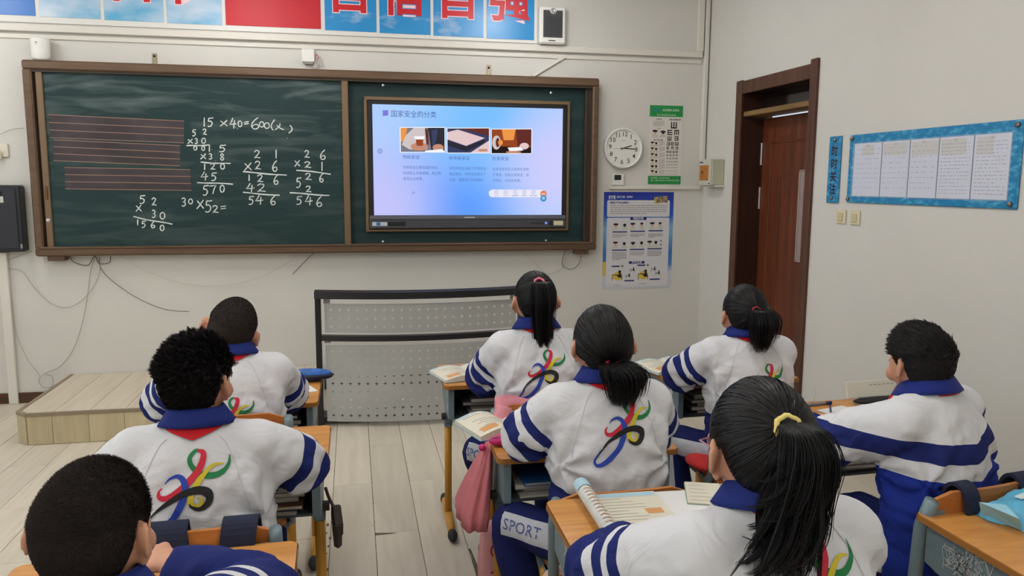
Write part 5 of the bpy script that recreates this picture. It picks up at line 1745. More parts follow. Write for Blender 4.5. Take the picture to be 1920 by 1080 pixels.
def hand_geo(w, d, up, s, curl=.5):
    w, d, up = Vector(w), Vector(d).normalized(), Vector(up).normalized()
    rt = d.cross(up).normalized()
    up = rt.cross(d).normalized()
    M = Matrix(((rt.x, d.x, up.x, w.x), (rt.y, d.y, up.y, w.y), (rt.z, d.z, up.z, w.z), (0, 0, 0, 1)))
    gs = [ellip((0, .040, 0), (.034, .048, .015), 14, 10), ellip((0, .008, 0), (.024, .03, .018), 12, 8)]
    for i, (x, L) in enumerate(((-.026, .050), (-.009, .060), (.009, .056), (.026, .044))):
        x = x * -s
        gs.append(tube([(x * .8, .06, .002), (x, .085, .004), (x * 1.05, .085 + L * .45, .002 - .010 * curl), (x * 1.05, .085 + L * .8, -.006 - .03 * curl)], [.009, .0085, .008, .006], 8))
    gs.append(tube([(s * -.020, .015, -.002), (s * -.042, .038, -.006), (s * -.046, .062, -.012), (s * -.040, .082, -.016)], [.012, .0105, .009, .0065], 8))
    return xf(join(*gs), M)

def person(sp):
    rng = np.random.default_rng(sp['seed'])
    hx, hy, hz = sp['head']
    yaw = math.radians(sp.get('yaw', 0))
    S = sp.get('size', 1.0)
    lean = sp.get('lean', .06)
    root = thing('person', sp['label'], 'person', (0, 0, 0), 0, 'pupils seated at their desks')
    Ry = Matrix.Rotation(yaw, 3, 'Z')
    hd = Vector((0, lean + .030, 0))
    rw_ = Ry @ hd
    root.location = (hx - rw_.x, hy - rw_.y, 0)
    root.rotation_euler = (0, 0, yaw)
    zn = hz - sp.get('neck', .09)       # neck base
    nb_ = np.array((0, lean, zn))
    hc = Vector((0, lean + .030, hz))
    RH = Matrix.Rotation(math.radians(sp.get('hyaw', 0)), 4, 'Z') @ Matrix.Rotation(math.radians(sp.get('hpitch', 5)), 4, 'X') @ Matrix.Rotation(math.radians(sp.get('hroll', 0)), 4, 'Y')
    hs = sp.get('hs', 1.0)
    MH = Matrix.Translation(hc) @ RH @ Matrix.Scale(hs, 4)
    seat = .415
    wd = sp.get('wide', 1.0)
    def spine(s):
        return (0, lean * max(0, s) ** 1.2 - .018 * math.sin(math.pi * min(1, max(0, s))), seat + (zn - seat) * s)
    RINGS = [(-.01, .160, .112), (.12, .176, .120), (.3, .180, .122), (.5, .182, .124), (.68, .184, .122), (.80, .178, .112), (.88, .150, .098), (.94, .110, .082), (.985, .076, .068), (1.02, .060, .058)]
    def loft(k, dz=0):
        V, F = [], []
        n = 24
        for s, a, b in RINGS:
            c = spine(s)
            for i in range(n):
                q = 2 * math.pi * i / n
                ca, sa = math.cos(q), math.sin(q)
                e = .82
                V.append((a * wd * k * math.copysign(abs(ca) ** e, ca), c[1] + b * k * math.copysign(abs(sa) ** e, sa), c[2] + dz))
        for r in range(len(RINGS) - 1):
            for i in range(n):
                F.append((r * n + i, r * n + (i + 1) % n, (r + 1) * n + (i + 1) % n, (r + 1) * n + i))
        F += [tuple(range(n - 1, -1, -1)), tuple((len(RINGS) - 1) * n + i for i in range(n))]
        return V, F
    sh = []
    arms = []
    for s in (-1, 1):
        c = spine(.86)
        sj = np.array((s * .142 * wd, c[1] + .005, c[2] - .012))
        el = np.array(sp['elbowL' if s < 0 else 'elbowR'], float)
        wr = np.array(sp['wristL' if s < 0 else 'wristR'], float)
        arms.append((sj, el, wr))
    RAD = [.076, .077, .071, .060, .044]
    # ---- jacket
    gs = [loft(1.0)]
    for sj, el, wr in arms:
        m1 = (sj + el) / 2
        m2 = el * .45 + wr * .55
        P = [sj, m1 + np.array((0, -.004, .004)), el, m2, wr]
        gs.append(tube(bezier(P, 4), list(np.interp(np.linspace(0, 4, 17), range(5), RAD)), 16))
        gs.append(ellip(tuple(sj), (.078, .078, .078), 16, 10))
        gs.append(ellip(tuple(el), (.070, .070, .070), 14, 10))
        inn = np.array((sj[0] * .45, sj[1] - .005, sj[2] + .022))
        gs.append(tube([tuple(inn), tuple(sj)], [.066, .076], 14))
    JV, JN, JQ = voxel(join(*gs), sp.get('vox', .0085), 7)
    # folds
    dsp = np.zeros(len(JV))
    sd = sp['seed'] * 3.1
    for i, v in enumerate(JV):
        a = noise.noise(Vector((v[0] * 9 + sd, v[1] * 9, v[2] * 16)))
        b_ = noise.noise(Vector((v[0] * 22 + v[2] * 10, v[1] * 20 + sd, v[2] * 20 - v[0] * 12)))
        dsp[i] = .005 * a + .005 * (1 - 2 * abs(b_))
    for s_, (sj, el, wr) in zip((-1, 1), arms):
        ap = np.array((s_ * .165 * wd, sj[1] - .05, zn - .235))
        dv = JV - ap
        r_ = np.linalg.norm(dv, axis=1)
        ang = np.arctan2(dv[:, 2], dv[:, 0] * s_)
        dsp += .010 * np.sin(ang * 7 + sd) * np.exp(-((r_ - .085) / .055) ** 2)
        dE, tE = seg_dist(JV, sj, wr)
        de = np.linalg.norm(JV - el, axis=1)
        dsp += .007 * np.sin((JV @ (wr - sj)) / np.linalg.norm(wr - sj) * 95 + sd + 2 * np.sin(JV[:, 2] * 30)) * np.exp(-((de - .05) / .07) ** 2)
    hm_ = sp.get('hem', .655)
    dsp += .006 * np.sin(JV[:, 0] * 62 + np.sin(JV[:, 2] * 21 + sd) * 2.2) * np.exp(-((JV[:, 2] - hm_ - .02) / .07) ** 2)
    dsp -= .007 * np.exp(-((JV[:, 2] - hm_) / .010) ** 2) * (np.abs(JV[:, 0]) < .2)
    fade = np.clip((zn - .02 - JV[:, 2]) / .10, 0, 1)
    JV = JV + JN * (dsp * fade)[:, None]
    style = sp.get('jacket', 'stripe')
    # ---- body: one continuous skin mesh
    neck0 = np.array((0, lean - .012, zn - .06))
    bs = [xf(HEAD, MH), tube([tuple(neck0), (0, lean + .0, zn + .01), tuple(MH @ Vector((0, -.018, -.045)))], [.055, .050, .049], 16), loft(.80, -.012)]
    for s, (sj, el, wr) in zip((-1, 1), arms):
        bs.append(tube([tuple(sj), tuple(el), tuple(wr), tuple(wr + (wr - el) * .06)], [.048, .040, .027, .024], 12))
        d = Vector(wr - el).normalized()
        hd_ = sp.get('handdirL' if s < 0 else 'handdirR')
        hd_ = Vector(hd_) if hd_ else (d * .7 + Vector((0, .5, -.15))).normalized()
        bs.append(hand_geo(wr + np.array(d) * .012, hd_, (0, 0, 1), s, sp.get('curl', .5)))
    hips = []
    for s in (-1, 1):
        hp = np.array((s * .085, -.02, .478))
        kn = np.array(sp.get('kneeL' if s < 0 else 'kneeR', (s * .11, .34, .465)), float)
        an = np.array(sp.get('ankleL' if s < 0 else 'ankleR', (s * .12, .30, .085)), float)
        hips.append((hp, kn, an))
        bs.append(tube([tuple(hp), tuple(kn), tuple(an)], [.055, .045, .03], 12))
    BV, BN, BQ = voxel(join(*bs), sp.get('bvox', .0075), 2)
    body = mesh_np('body', BV, BQ, SKIN, root)
    # ---- jacket object and stripe coordinates
    jk = mesh_np('jacket', JV, JQ, JM if style == 'stripe' else CM, root)
    if style == 'stripe':
        best = np.full(len(JV), 9.0); tt = np.zeros(len(JV))
        for sj, el, wr in arms:
            L1, L2 = np.linalg.norm(el - sj), np.linalg.norm(wr - el)
            d1, t1 = seg_dist(JV, sj, el)
            d2, t2 = seg_dist(JV, el, wr)
            a1 = ((JV - sj) @ (el - sj)) / L1
            r1 = d1 / .092
            r2 = d2 / .085
            rr = np.minimum(r1, r2)
            a2 = ((JV - el) @ (wr - el)) / L2
            w1, w2 = 1 / (d1 + .01) ** 5, 1 / (d2 + .01) ** 5
            al = (w1 * a1 + w2 * (L1 + np.clip(a2, -.02, 1))) / (w1 + w2)
            k = rr < best
            best = np.where(k, rr, best); tt = np.where(k, al, tt)
        st = sp.get('stripe', .075)
        attr(jk, 'arm_t', np.clip(.30 + (tt - st) / .46, 0, 1))
        attr(jk, 'sleeve', 1.0 - best)
        attr(jk, 'hem', np.clip(.5 + (JV[:, 2] - sp.get('hem', .675) - .02 * np.abs(JV[:, 0]) / .18), 0, 1))
    else:
        z0 = sp.get('chev_z', .70)
        attr(jk, 'chev', np.clip(.55 + (JV[:, 2] - z0 - np.where(JV[:, 0] < 0, .10, .38) * np.abs(JV[:, 0])), 0, 1))
    bvh = BVHTree.FromPolygons([Vector(v) for v in JV], [tuple(q) for q in JQ])
    def back(x, z, lift):
        h = bvh.ray_cast(Vector((x, -1.2, z)), Vector((0, 1, 0)))
        if h[0] is None:
            return None
        return h[0] + h[1] * lift
    # ---- collar and neckerchief
    def ring(z, r, tilt=.18, a0=-150, a1=150, n=30, drop=0.0, wob=0.0):
        out = []
        for i in range(n + 1):
            a = math.radians(a0 + (a1 - a0) * i / n)
            x, y = r * 1.08 * math.sin(a), -r * math.cos(a)
            f = max(0, abs(math.degrees(a)) - 60) / 90
            out.append((x, lean + .004 + y, zn + z - tilt * y * .6 - drop * f))
        return out
    cz = sp.get('collar', 0)
    R = [ring(.004 + cz, .054), ring(.026 + cz, .056), ring(.031 + cz, .061), ring(.022 + cz, .069, drop=.01), ring(.004 + cz, .081, drop=.015), ring(-.012 + cz, .092, drop=.02), ring(-.014 + cz, .088, drop=.02), ring(.0 + cz, .072, drop=.012)]
    n = len(R[0])
    V = [p_ for r in R for p_ in r]
    F = []
    for i in range(len(R)):
        j = (i + 1) % len(R)
        for k in range(n - 1):
            F.append((i * n + k, i * n + k + 1, j * n + k + 1, j * n + k))
    F += [tuple(i * n for i in range(len(R)))[::-1], tuple(i * n + n - 1 for i in range(len(R)))]
    co = mesh('collar', (V, F), M_COLLAR if style == 'stripe' else mat('uniform_blue', (32, 46, 122)), root, True)
    fix_normals(co)
    sw = sp.get('scarf', .064)
    V, F = [], []
    nx, nz = 16, 5
    for i in range(nx + 1):
        x = -sw + 2 * sw * i / nx
        zt = zn + .012
        zb = zn - .014 - sp.get('scarf_v', .020) * (1 - abs(x) / sw)
        for j in range(nz + 1):
            z = zt + (zb - zt) * j / nz
            p_ = back(x, z, .006 + .004 * (1 - j / nz))
            V.append(tuple(p_) if p_ is not None else (x, lean - .05, z))
    for i in range(nx):
        for j in range(nz):
            a = i * (nz + 1) + j
            F.append((a, a + nz + 1, a + nz + 2, a + 1))
    mesh('scarf', join((V, F), tube([(.015, lean + .085, zn - .03), (.03, lean + .105, zn - .10), (.04, lean + .115, zn - .16)], [.008, .014, .004], 8, flat=.4),
                       tube([(-.015, lean + .085, zn - .03), (-.03, lean + .105, zn - .10), (-.04, lean + .115, zn - .15)], [.008, .014, .004], 8, flat=.4), ellip((0, lean + .085, zn - .03), (.016, .012, .013), 10, 8)), M_SCARF, root, True)
    # ---- emblem on the back, laid on the cloth
    if style == 'stripe':
        ex, ez, es = sp.get('emblem', (0.0, zn - .135, .190))
        for ci, (col, pts, wds) in enumerate(EMBLEM):
            P2 = bezier(pts, 6)
            W2 = np.interp(np.linspace(0, len(wds) - 1, len(P2)), range(len(wds)), wds)
            V, F = [], []
            sc = es / 385
            kk = len(P2)
            ok = True
            for i in range(kk):
                t = np.array(P2[min(i + 1, kk - 1)]) - np.array(P2[max(i - 1, 0)])
                t = t / (np.linalg.norm(t) + 1e-9)
                nn = np.array((-t[1], t[0]))
                for f in (-.5, 0, .5):
                    q = np.array(P2[i]) + nn * W2[i] * f
                    p_ = back(ex + (q[0] - 1197) * sc, ez - (q[1] - 218) * sc, .0022 + .0006 * ci)
                    V.append(tuple(p_) if p_ is not None else (ex, -.1, ez))
            for i in range(kk - 1):
                a = i * 3
                F += [(a, a + 1, a + 4, a + 3), (a + 1, a + 2, a + 5, a + 4)]
            mesh('emblem_stroke', (V, F), EMC[col], jk, True, label=col + ' brush stroke of the back emblem')
    # ---- raglan seams, stitched lines on the cloth
    if style == 'stripe':
        for s_ in (-1, 1):
            P3 = []
            for t in np.linspace(0, 1, 14):
                x = s_ * (.062 + .085 * t ** .8) * (.5 + .5 * wd)
                p_ = back(x, zn - .030 - .215 * t ** 1.25, .0012)
                if p_ is not None:
                    P3.append(tuple(p_))
            if len(P3) > 3:
                mesh('seam', tube(P3, .0007, 5), M_SEAM, jk, True)
    # ---- trousers and shoes
    gs = [ellip((0, -.02, .475), (.165 * wd, .125, .070), 20, 10)]
    for hp, kn, an in hips:
        gs.append(tube([tuple(x) for x in bezier([hp, (hp + kn) / 2, kn, (kn + an) / 2, an + np.array((0, 0, .0))], 4)], list(np.interp(np.linspace(0, 4, 17), range(5), [.078, .074, .066, .062, .055])), 16))
        gs.append(ellip(tuple(kn), (.068, .068, .066), 12, 8))
    TV, TN, TQ = voxel(join(*gs), .011, 5)
    d2 = np.array([noise.noise(Vector((v[0] * 14 + sd, v[1] * 14, v[2] * 10))) for v in TV])
    TV = TV + TN * (.006 * d2)[:, None]
    tr = mesh_np('trousers', TV, TQ, TM, root)
    pan = np.zeros(len(TV))
    for s, (hp, kn, an) in zip((-1, 1), hips):
        for A, B in (((hp, kn), (kn, an)) if sp.get('shin') else ((hp, kn),)):
            d = B - A
            o_ = np.array(sp.get('panel_dir', (s * .8, -.5, .15)), float)
            o_ = o_ - d * (o_ @ d) / (d @ d)
            o_ /= np.linalg.norm(o_)
            dist, t = seg_dist(TV, A, B)
            rad = (TV - (A + t[:, None] * d))
            rad /= np.linalg.norm(rad, axis=1, keepdims=True) + 1e-9
            near = (dist < .10) & (t > .05) & (t < .97 if not sp.get('shin') else t < 2) & (TV[:, 0] * s > -.02)
            pan = np.where(near, np.maximum(pan, rad @ o_), pan)
    attr(tr, 'panel', np.clip(pan, 0, 1))
    if sp.get('leg_text'):
        hp, kn, an = hips[0]
        d = (kn - hp) / np.linalg.norm(kn - hp)
        o_ = np.array(sp.get('panel_dir', (-.8, -.5, .15)), float)
        o_ = o_ - d * (o_ @ d)
        o_ /= np.linalg.norm(o_)
        bt = BVHTree.FromPolygons([Vector(v) for v in TV], [tuple(q) for q in TQ])
        up_ = np.cross(o_, d); up_ = up_ if up_[2] > 0 else -up_
        g = text('SPORT', .062, 0, 0, 0, bold=.0)
        V = []
        c0 = hp + d * np.linalg.norm(kn - hp) * .64
        for x, y, z in g[0]:
            o3 = c0 - d * x * .8 + up_ * y * .8 + o_ * .3
            h = bt.ray_cast(Vector(o3), Vector(-o_))
            V.append(tuple(h[0] + Vector(o_) * .0015) if h[0] is not None else tuple(o3))
        mesh('leg_lettering', (V, g[1]), M_GREYB, tr)
    for s, (hp, kn, an) in zip((-1, 1), hips):
        a = Vector(an)
        g = join(ellip((a.x, a.y + .035, .045), (.040, .105, .042), 16, 8), ellip((a.x, a.y - .01, .075), (.038, .045, .045), 12, 8))
        V = [(x, y, max(z, .004)) for x, y, z in g[0]]
        shoe = mesh('shoe', (V, g[1]), sp.get('shoe', M_SHOE), root, True)
        mesh('sole', [(x, y, z) for x, y, z in prism([(a.x + .043 * math.cos(q), a.y + .035 + .108 * math.sin(q)) for q in np.linspace(0, 6.283, 21)[:-1]], .0, .018)[0]] and prism([(a.x + .043 * math.cos(q), a.y + .035 + .108 * math.sin(q)) for q in np.linspace(0, 6.283, 21)[:-1]], .0, .018), M_SHOED, shoe)
    # ---- face details
    for s in (-1, 1):
        ey = mesh('eye', xf(ellip((s * .030, .0835, .002), (.013, .006, .007), 12, 8), MH), mat('eye_white', (206, 200, 194), rough=0.3), root, True)
        mesh('iris', xf(ellip((s * .030, .0885, .002), (.006, .002, .006), 10, 6), MH), mat('iris_dark', (28, 20, 18), rough=0.2), ey, True)
        mesh('eyebrow', xf(tube([(s * .016, .091, .020), (s * .03, .088, .025), (s * .045, .078, .021)], [.002, .003, .0015], 6), MH), HAIR, root, True)
    mesh('lips', xf(ellip((0, .0925, -.060), (.019, .004, .006), 12, 8), MH), mat('lips', (150, 80, 74), rough=0.5), root, True)
    # ---- hair
    hp_ = sp['hair']
    if hp_['kind'] == 'short':
        V, Q = short_hair(hp_, rng)
    else:
        V, Q = drawn_hair(hp_, rng)
    A = np.array(MH)
    V = V @ A[:3, :3].T + A[:3, 3]
    hm = HAIRS if hp_.get('crop') else (HAIRB if hp_['kind'] == 'short' else HAIR)
    hr = mesh_np('hair', V, Q, hm, root)
    if hp_['kind'] == 'tied':
        tieD = dirs(np.array(hp_['tie'][0]), np.array(hp_['tie'][1]))
        tp = MH @ Vector(head_pts(tieD) + hnormals(tieD) * (.016))
        pt = dict(hp_['tail'])
        pt['guide'] = [tuple(tp)] + [tuple(tp + Vector(q)) for q in pt['guide']]
        V, Q = ponytail(pt, rng)
        if 'locks' in hp_:
            lk = dict(hp_['locks'])
            lk['guide'] = [tuple(tp)] + [tuple(tp + Vector(q)) for q in lk['guide']]
            V, Q = cat((V, Q), ponytail(lk, rng))
        mesh_np('ponytail', V, Q, HAIR, root)
        # elastic tie: a ring about the start of the tail
        d = (Vector(pt['guide'][1]) - tp).normalized()
        nn = (RH.to_3x3() @ Vector(hnormals(tieD))).normalized()
        ax = (nn * .8 + d * .3).normalized()
        u_ = ax.orthogonal().normalized(); v_ = ax.cross(u_)
        rr = hp_.get('tie_r', .017)
        P = [tp - nn * .004 + (u_ * math.cos(q) + v_ * math.sin(q)) * rr * (1 + .06 * math.sin(q * 7)) for q in np.linspace(0, 6.283, 25)]
        mesh('hair_tie', tube([tuple(p_) for p_ in P], hp_.get('tie_w', .005), 8, cap=False), mat('tie_' + hp_['tie_name'], hp_['tie_rgb'], rough=0.6), root, True)
    if sp.get('glasses'):
        rim = []
        for s in (-1, 1):
            rim.append(tube([(s * .032 + .022 * math.cos(q), .103 - .006 * abs(math.cos(q)), .0 + .018 * math.sin(q)) for q in np.linspace(0, 6.283, 19)], .0018, 6, cap=False))
            rim.append(tube([(s * .054, .098, .004), (s * .075, .08, .004), (s * .080, .005, .004)], .0016, 6))
        rim.append(tube([(-.010, .103, .003), (.010, .103, .003)], .0016, 6))
        mesh('glasses', xf(join(*rim), MH), mat('glasses_frame', (170, 120, 130), rough=0.3), root, True)
    return root
M_GREYB = mat('lettering_blue', (70, 84, 140), rough=0.7)
# ------------------------------------------------------------------ the eight pupils
PUP = {}
PUP['A'] = person(dict(bvox=.005, seed=1, head=(-3.170, -4.75, 1.039), neck=.072, yaw=0, hyaw=-14, hpitch=-4, lean=.07, hs=.97,
    label='boy with cropped dark hair at the bottom corner, blue collar, seen from behind',
    elbowL=(-.26, .16, .78), wristL=(-.08, .36, .765), elbowR=(.21, .26, .825), wristR=(.05, .36, .85), stripe=.05,
    hair=dict(kind='short', th=.011, len=.0075, n=42000, up=.6, comb=(0, -.1, -.15), rnd=.22, swirl=.5, crop=True, w=.0008, sidelen=.7, side=.6)))
PUP['B'] = person(dict(seed=2, head=(-3.184, -3.87, 1.048), neck=.085, yaw=2, hyaw=-22, hpitch=0, lean=.06, wide=1.0, hs=1.0,
    label='boy with thick spiky black hair in a white tracksuit jacket with a large back emblem',
    elbowL=(-.21, .14, .80), wristL=(-.06, .30, .81), elbowR=(.25, .12, .80), wristR=(.08, .30, .81), hem=.62, stripe=.10, emblem=(-.01, .815, .20),
    hair=dict(kind='short', th=.019, len=.026, n=30000, up=.62, comb=(-.25, -.38, .10), rnd=.20, w=.0011, sidelen=.6, side=.6, clumps=1100, conv=.45)))
PUP['C'] = person(dict(seed=3, head=(-3.213, -3.10, 1.043), neck=.065, yaw=2, hyaw=2, hpitch=6, hroll=20, lean=.04, wide=0.98, hs=1.06,
    label='boy with a close shaven head in the front row, white jacket with blue striped sleeves',
    elbowL=(-.25, .15, .77), wristL=(-.08, .36, .745), elbowR=(.18, .19, .77), wristR=(.08, .37, .745), hem=.60, stripe=.085, emblem=(0, .76, .17),
    hair=dict(kind='short', th=.004, len=.005, n=16000, up=.9, comb=(0, 0, 0), rnd=.3, crop=True, w=.0011, side=.7)))
PUP['D'] = person(dict(seed=4, head=(-2.089, -3.0, 1.102), neck=.085, yaw=0, hyaw=0, hpitch=2, lean=.05, hs=1.0, wide=0.9,
    label='girl with a long straight ponytail and pink hair tie in front of the lectern',
    elbowL=(-.19, .16, .78), wristL=(-.10, .33, .745), elbowR=(.15, .17, .78), wristR=(.08, .34, .745), hem=.66,
    kneeL=(-.21, .19, .465), ankleL=(-.06, .14, .09), leg_text=True, panel_dir=(-.4, -.9, .25), emblem=(-.005, .85, .18),
    hair=dict(kind='tied', th=.010, n=3600, tie=(178, 46), tie_name='pink', tie_rgb=(206, 104, 128), tie_r=.019, tie_w=.005, fly=120,
        tail=dict(guide=[(0, -.035, .0), (.004, -.055, -.05), (.006, -.050, -.14), (.012, -.036, -.23), (.022, -.03, -.295)], rad=[(0, .016), (.12, .026), (.45, .040), (.8, .034), (1, .022)], clumps=34, per=30, tmin=.72, conv=.7, tight=.2, w=.0019))))
PUP['E'] = person(dict(seed=5, head=(-2.040, -3.70, 1.069), neck=.088, yaw=0, hyaw=0, hpitch=-2, lean=.05, wide=0.98, hs=1.05,
    label='girl with a bushy low ponytail tied with a red scrunchie, seen from behind',
    elbowL=(-.235, .10, .785), wristL=(-.09, .30, .75), elbowR=(.19, .13, .785), wristR=(.06, .33, .75), hem=.655, emblem=(.02, .845, .19),
    kneeL=(-.26, .19, .465), ankleL=(-.20, .10, .09), leg_text=True, panel_dir=(-.3, -.9, .35),
    hair=dict(kind='tied', th=.012, n=4600, tie=(180, -18), tie_name='red', tie_rgb=(178, 26, 44), tie_r=.016, tie_w=.007, fly=140,
        tail=dict(guide=[(.008, -.026, .004), (.020, -.046, -.015), (.026, -.052, -.06), (.026, -.046, -.12)], rad=[(0, .018), (.2, .040), (.55, .054), (.85, .045), (1, .028)], clumps=50, per=40, tmin=.7, conv=.3, tight=.25, wave=.004, flat=.8, w=.0018))))
PUP['F'] = person(dict(bvox=.005, seed=6, head=(-2.070, -4.72, 1.088), neck=.065, yaw=4, hyaw=-8, hpitch=-8, lean=.09, wide=1.0, hs=1.08, vox=.009,
    label='girl with a wavy ponytail and yellow hair tie, writing at the closest desk',
    elbowL=(-.235, .28, .80), wristL=(-.10, .47, .765), elbowR=(.16, .22, .80), wristR=(.06, .42, .77), hem=.62, stripe=.13, glasses=True,
    hair=dict(kind='tied', th=.013, n=8000, tie=(180, 26), tie_name='yellow', tie_rgb=(226, 206, 122), tie_r=.022, tie_w=.0055, fly=170,
        tail=dict(guide=[(.0, -.022, .010), (-.002, -.044, -.004), (-.008, -.060, -.045), (-.024, -.060, -.12), (-.038, -.054, -.19), (-.046, -.048, -.265)], rad=[(0, .013), (.1, .020), (.22, .034), (.45, .050), (.75, .056), (1, .066)], clumps=150, per=26, tmin=.62, conv=.62, tight=.12, curl=.034, wave=.005, flat=.6, w=.0014),
        locks=dict(guide=[(.0, -.022, .010), (-.002, -.046, -.004), (-.008, -.062, -.045), (-.026, -.064, -.12), (-.044, -.060, -.20), (-.054, -.055, -.285)], rad=[(0, .013), (.1, .020), (.22, .036), (.45, .054), (.75, .066), (1, .085)], clumps=26, per=16, tmin=.82, conv=.75, tight=.05, curl=.050, wave=.010, flat=.7, w=.0013, core=.2))))
PUP['G'] = person(dict(seed=7, head=(-1.221, -3.05, 1.030), neck=.065, yaw=-4, hyaw=0, hpitch=2, lean=.04, wide=0.94, hs=1.07,
    label='girl with a bushy ponytail sitting by the door, face turned aside',
    elbowL=(-.235, .14, .775), wristL=(-.10, .32, .745), elbowR=(.15, .16, .775), wristR=(.06, .32, .745), hem=.63,
    kneeL=(-.24, .17, .465), ankleL=(-.22, .10, .09), shin=True, panel_dir=(-.9, -.5, .1), emblem=(.02, .78, .17),
    hair=dict(kind='tied', th=.011, n=3600, tie=(180, 18), tie_name='darkred', tie_rgb=(150, 40, 56), tie_r=.017, tie_w=.004, fly=110,
        tail=dict(guide=[(.010, -.026, .004), (.016, -.046, -.03), (.014, -.050, -.09), (.006, -.044, -.16)], rad=[(0, .016), (.2, .038), (.55, .054), (.85, .048), (1, .026)], clumps=40, per=34, tmin=.75, conv=.3, tight=.22, wave=.003, flat=.85, w=.0019))))
PUP['H'] = person(dict(bvox=.005, seed=8, head=(-1.162, -4.0, 1.042), neck=.055, yaw=22, hyaw=-18, hpitch=-2, lean=.05, wide=1.02, hs=.99, jacket='chevron', chev_z=.85,
    label='boy in a blue jacket with white shoulders and a chevron stripe beside the wall',
    elbowL=(-.20, .24, .80), wristL=(-.10, .45, .79), elbowR=(.21, .12, .77), wristR=(.10, .36, .78), scarf=.058, scarf_v=.0,
    hair=dict(kind='short', th=.018, len=.022, n=30000, up=.30, comb=(-.05, .5, .02), rnd=.10, w=.0011, sidelen=.45, side=.5, clumps=1600, conv=.3)))

CHAIRS = {'A': 'wooden chair of the boy at the bottom corner', 'B': 'wooden chair with navy backpack straps behind the spiky haired boy', 'C': 'wooden chair of the shaven haired boy in the front row',
          'D': 'wooden chair of the girl with the long straight ponytail', 'E': 'wooden chair of the girl with the red scrunchie', 'F': 'wooden chair of the girl with the yellow hair tie',
          'G': 'wooden chair of the girl by the door, red cushion on it', 'H': 'wooden chair with grey posts behind the boy in the chevron jacket'}
COBJ = {}
for k_, lab in CHAIRS.items():
    r = PUP[k_]
    yw = r.rotation_euler.z * .35
    COBJ[k_] = chair(r.location.x, r.location.y + .02, yw, lab, back_h={'C': .80, 'E': .70, 'G': .70}.get(k_, .76))
# ================================================================== things on, in and beside the desks
M_PG = mat('page_cream', (214, 208, 190), rough=0.75)
M_PGW = mat('page_white', (222, 221, 220), rough=0.75)
M_CV = mat('cover_pale_blue', (150, 186, 206), rough=0.5)
M_TXT = mat('page_print', (158, 155, 146), rough=0.8)
M_TXO = mat('page_picture_orange', (206, 150, 96), rough=0.8)
M_TXB = mat('page_tint_blue', (170, 200, 214), rough=0.8)
def page_surface(w, h, arch, s, n=8, z0=0.0):
    P = []
    for i in range(n + 1):
        f = i / n
        P.append((s * f * w, z0 + arch * math.sin(math.pi * min(1, f * .9 + .08)) * (1 - .35 * f)))
    return P
def open_book(x, y, z, rz, label, w=.15, h=.21, thick=.008, arch=.018, seed=0, tilt=(0, 0)):
    rnd = random.Random(seed)
    b = thing('open_book', label, 'book', (x, y, z), rz, 'open books on the desks')
    b.rotation_euler = (tilt[0], tilt[1], rz)
    mesh('cover', join(box(-w - .003, -.002, -h / 2 - .003, h / 2 + .003, 0, .002), box(.002, w + .003, -h / 2 - .003, h / 2 + .003, 0, .002)), M_CV, b)
    for s in (-1, 1):
        P = page_surface(w, h, arch, s, z0=.002 + thick)
        V, F = [], []
        n = len(P)
        for px, pz in P:
            V += [(px, -h / 2, .002), (px, -h / 2, pz), (px, h / 2, pz), (px, h / 2, .002)]
        for i in range(n - 1):
            a, c = 4 * i, 4 * i + 4
            for k in range(4):
                F.append((a + k, c + k, c + (k + 1) % 4, a + (k + 1) % 4))
        F += [(0, 1, 2, 3), tuple(4 * (n - 1) + k for k in (3, 2, 1, 0))]
        pg = fix_normals(mesh('pages', (V, F), M_PG, b))
        def zat(u):
            return float(np.interp(abs(u), [abs(p[0]) for p in P], [p[1] for p in P])) + .0007
        def patch(u0, u1, v0, v1):
            k = 4
            VV, FF = [], []
            for i in range(k + 1):
                u = u0 + (u1 - u0) * i / k
                VV += [(u, v0, zat(u)), (u, v1, zat(u))]
            for i in range(k):
                FF.append((2 * i, 2 * i + 2, 2 * i + 3, 2 * i + 1))
            return VV, FF
        gs = []
        for L in range(9):
            v = h * (.36 - L * .08)
            if rnd.random() < .2:
                continue
            e = w * rnd.uniform(.55, .9)
            lo, hi = sorted((s * w * .12, s * e))
            gs.append(patch(lo, hi, v - .0022, v + .0022))
        mesh('print', join(*gs), M_TXT, pg)
        lo, hi = sorted((s * w * .45, s * w * .85))
        mesh('picture', patch(lo, hi, -h * .40, -h * .22), M_TXO, pg)
        lo, hi = sorted((s * w * .03, s * w * .99))
        mesh('page_tint', patch(lo, hi, h * .42, h * .49), M_TXB, pg)
    return b
open_book(-2.285, -2.53, .702, .25, 'open textbook on the desk before the lectern', seed=1)
open_book(-2.265, -3.315, .703, .30, 'open textbook overhanging the desk corner above the pink bag', arch=.026, thick=.012, seed=2)
open_book(-1.325, -2.565, .703, .25, 'open textbook on the star sticker desk near the corner', seed=3)

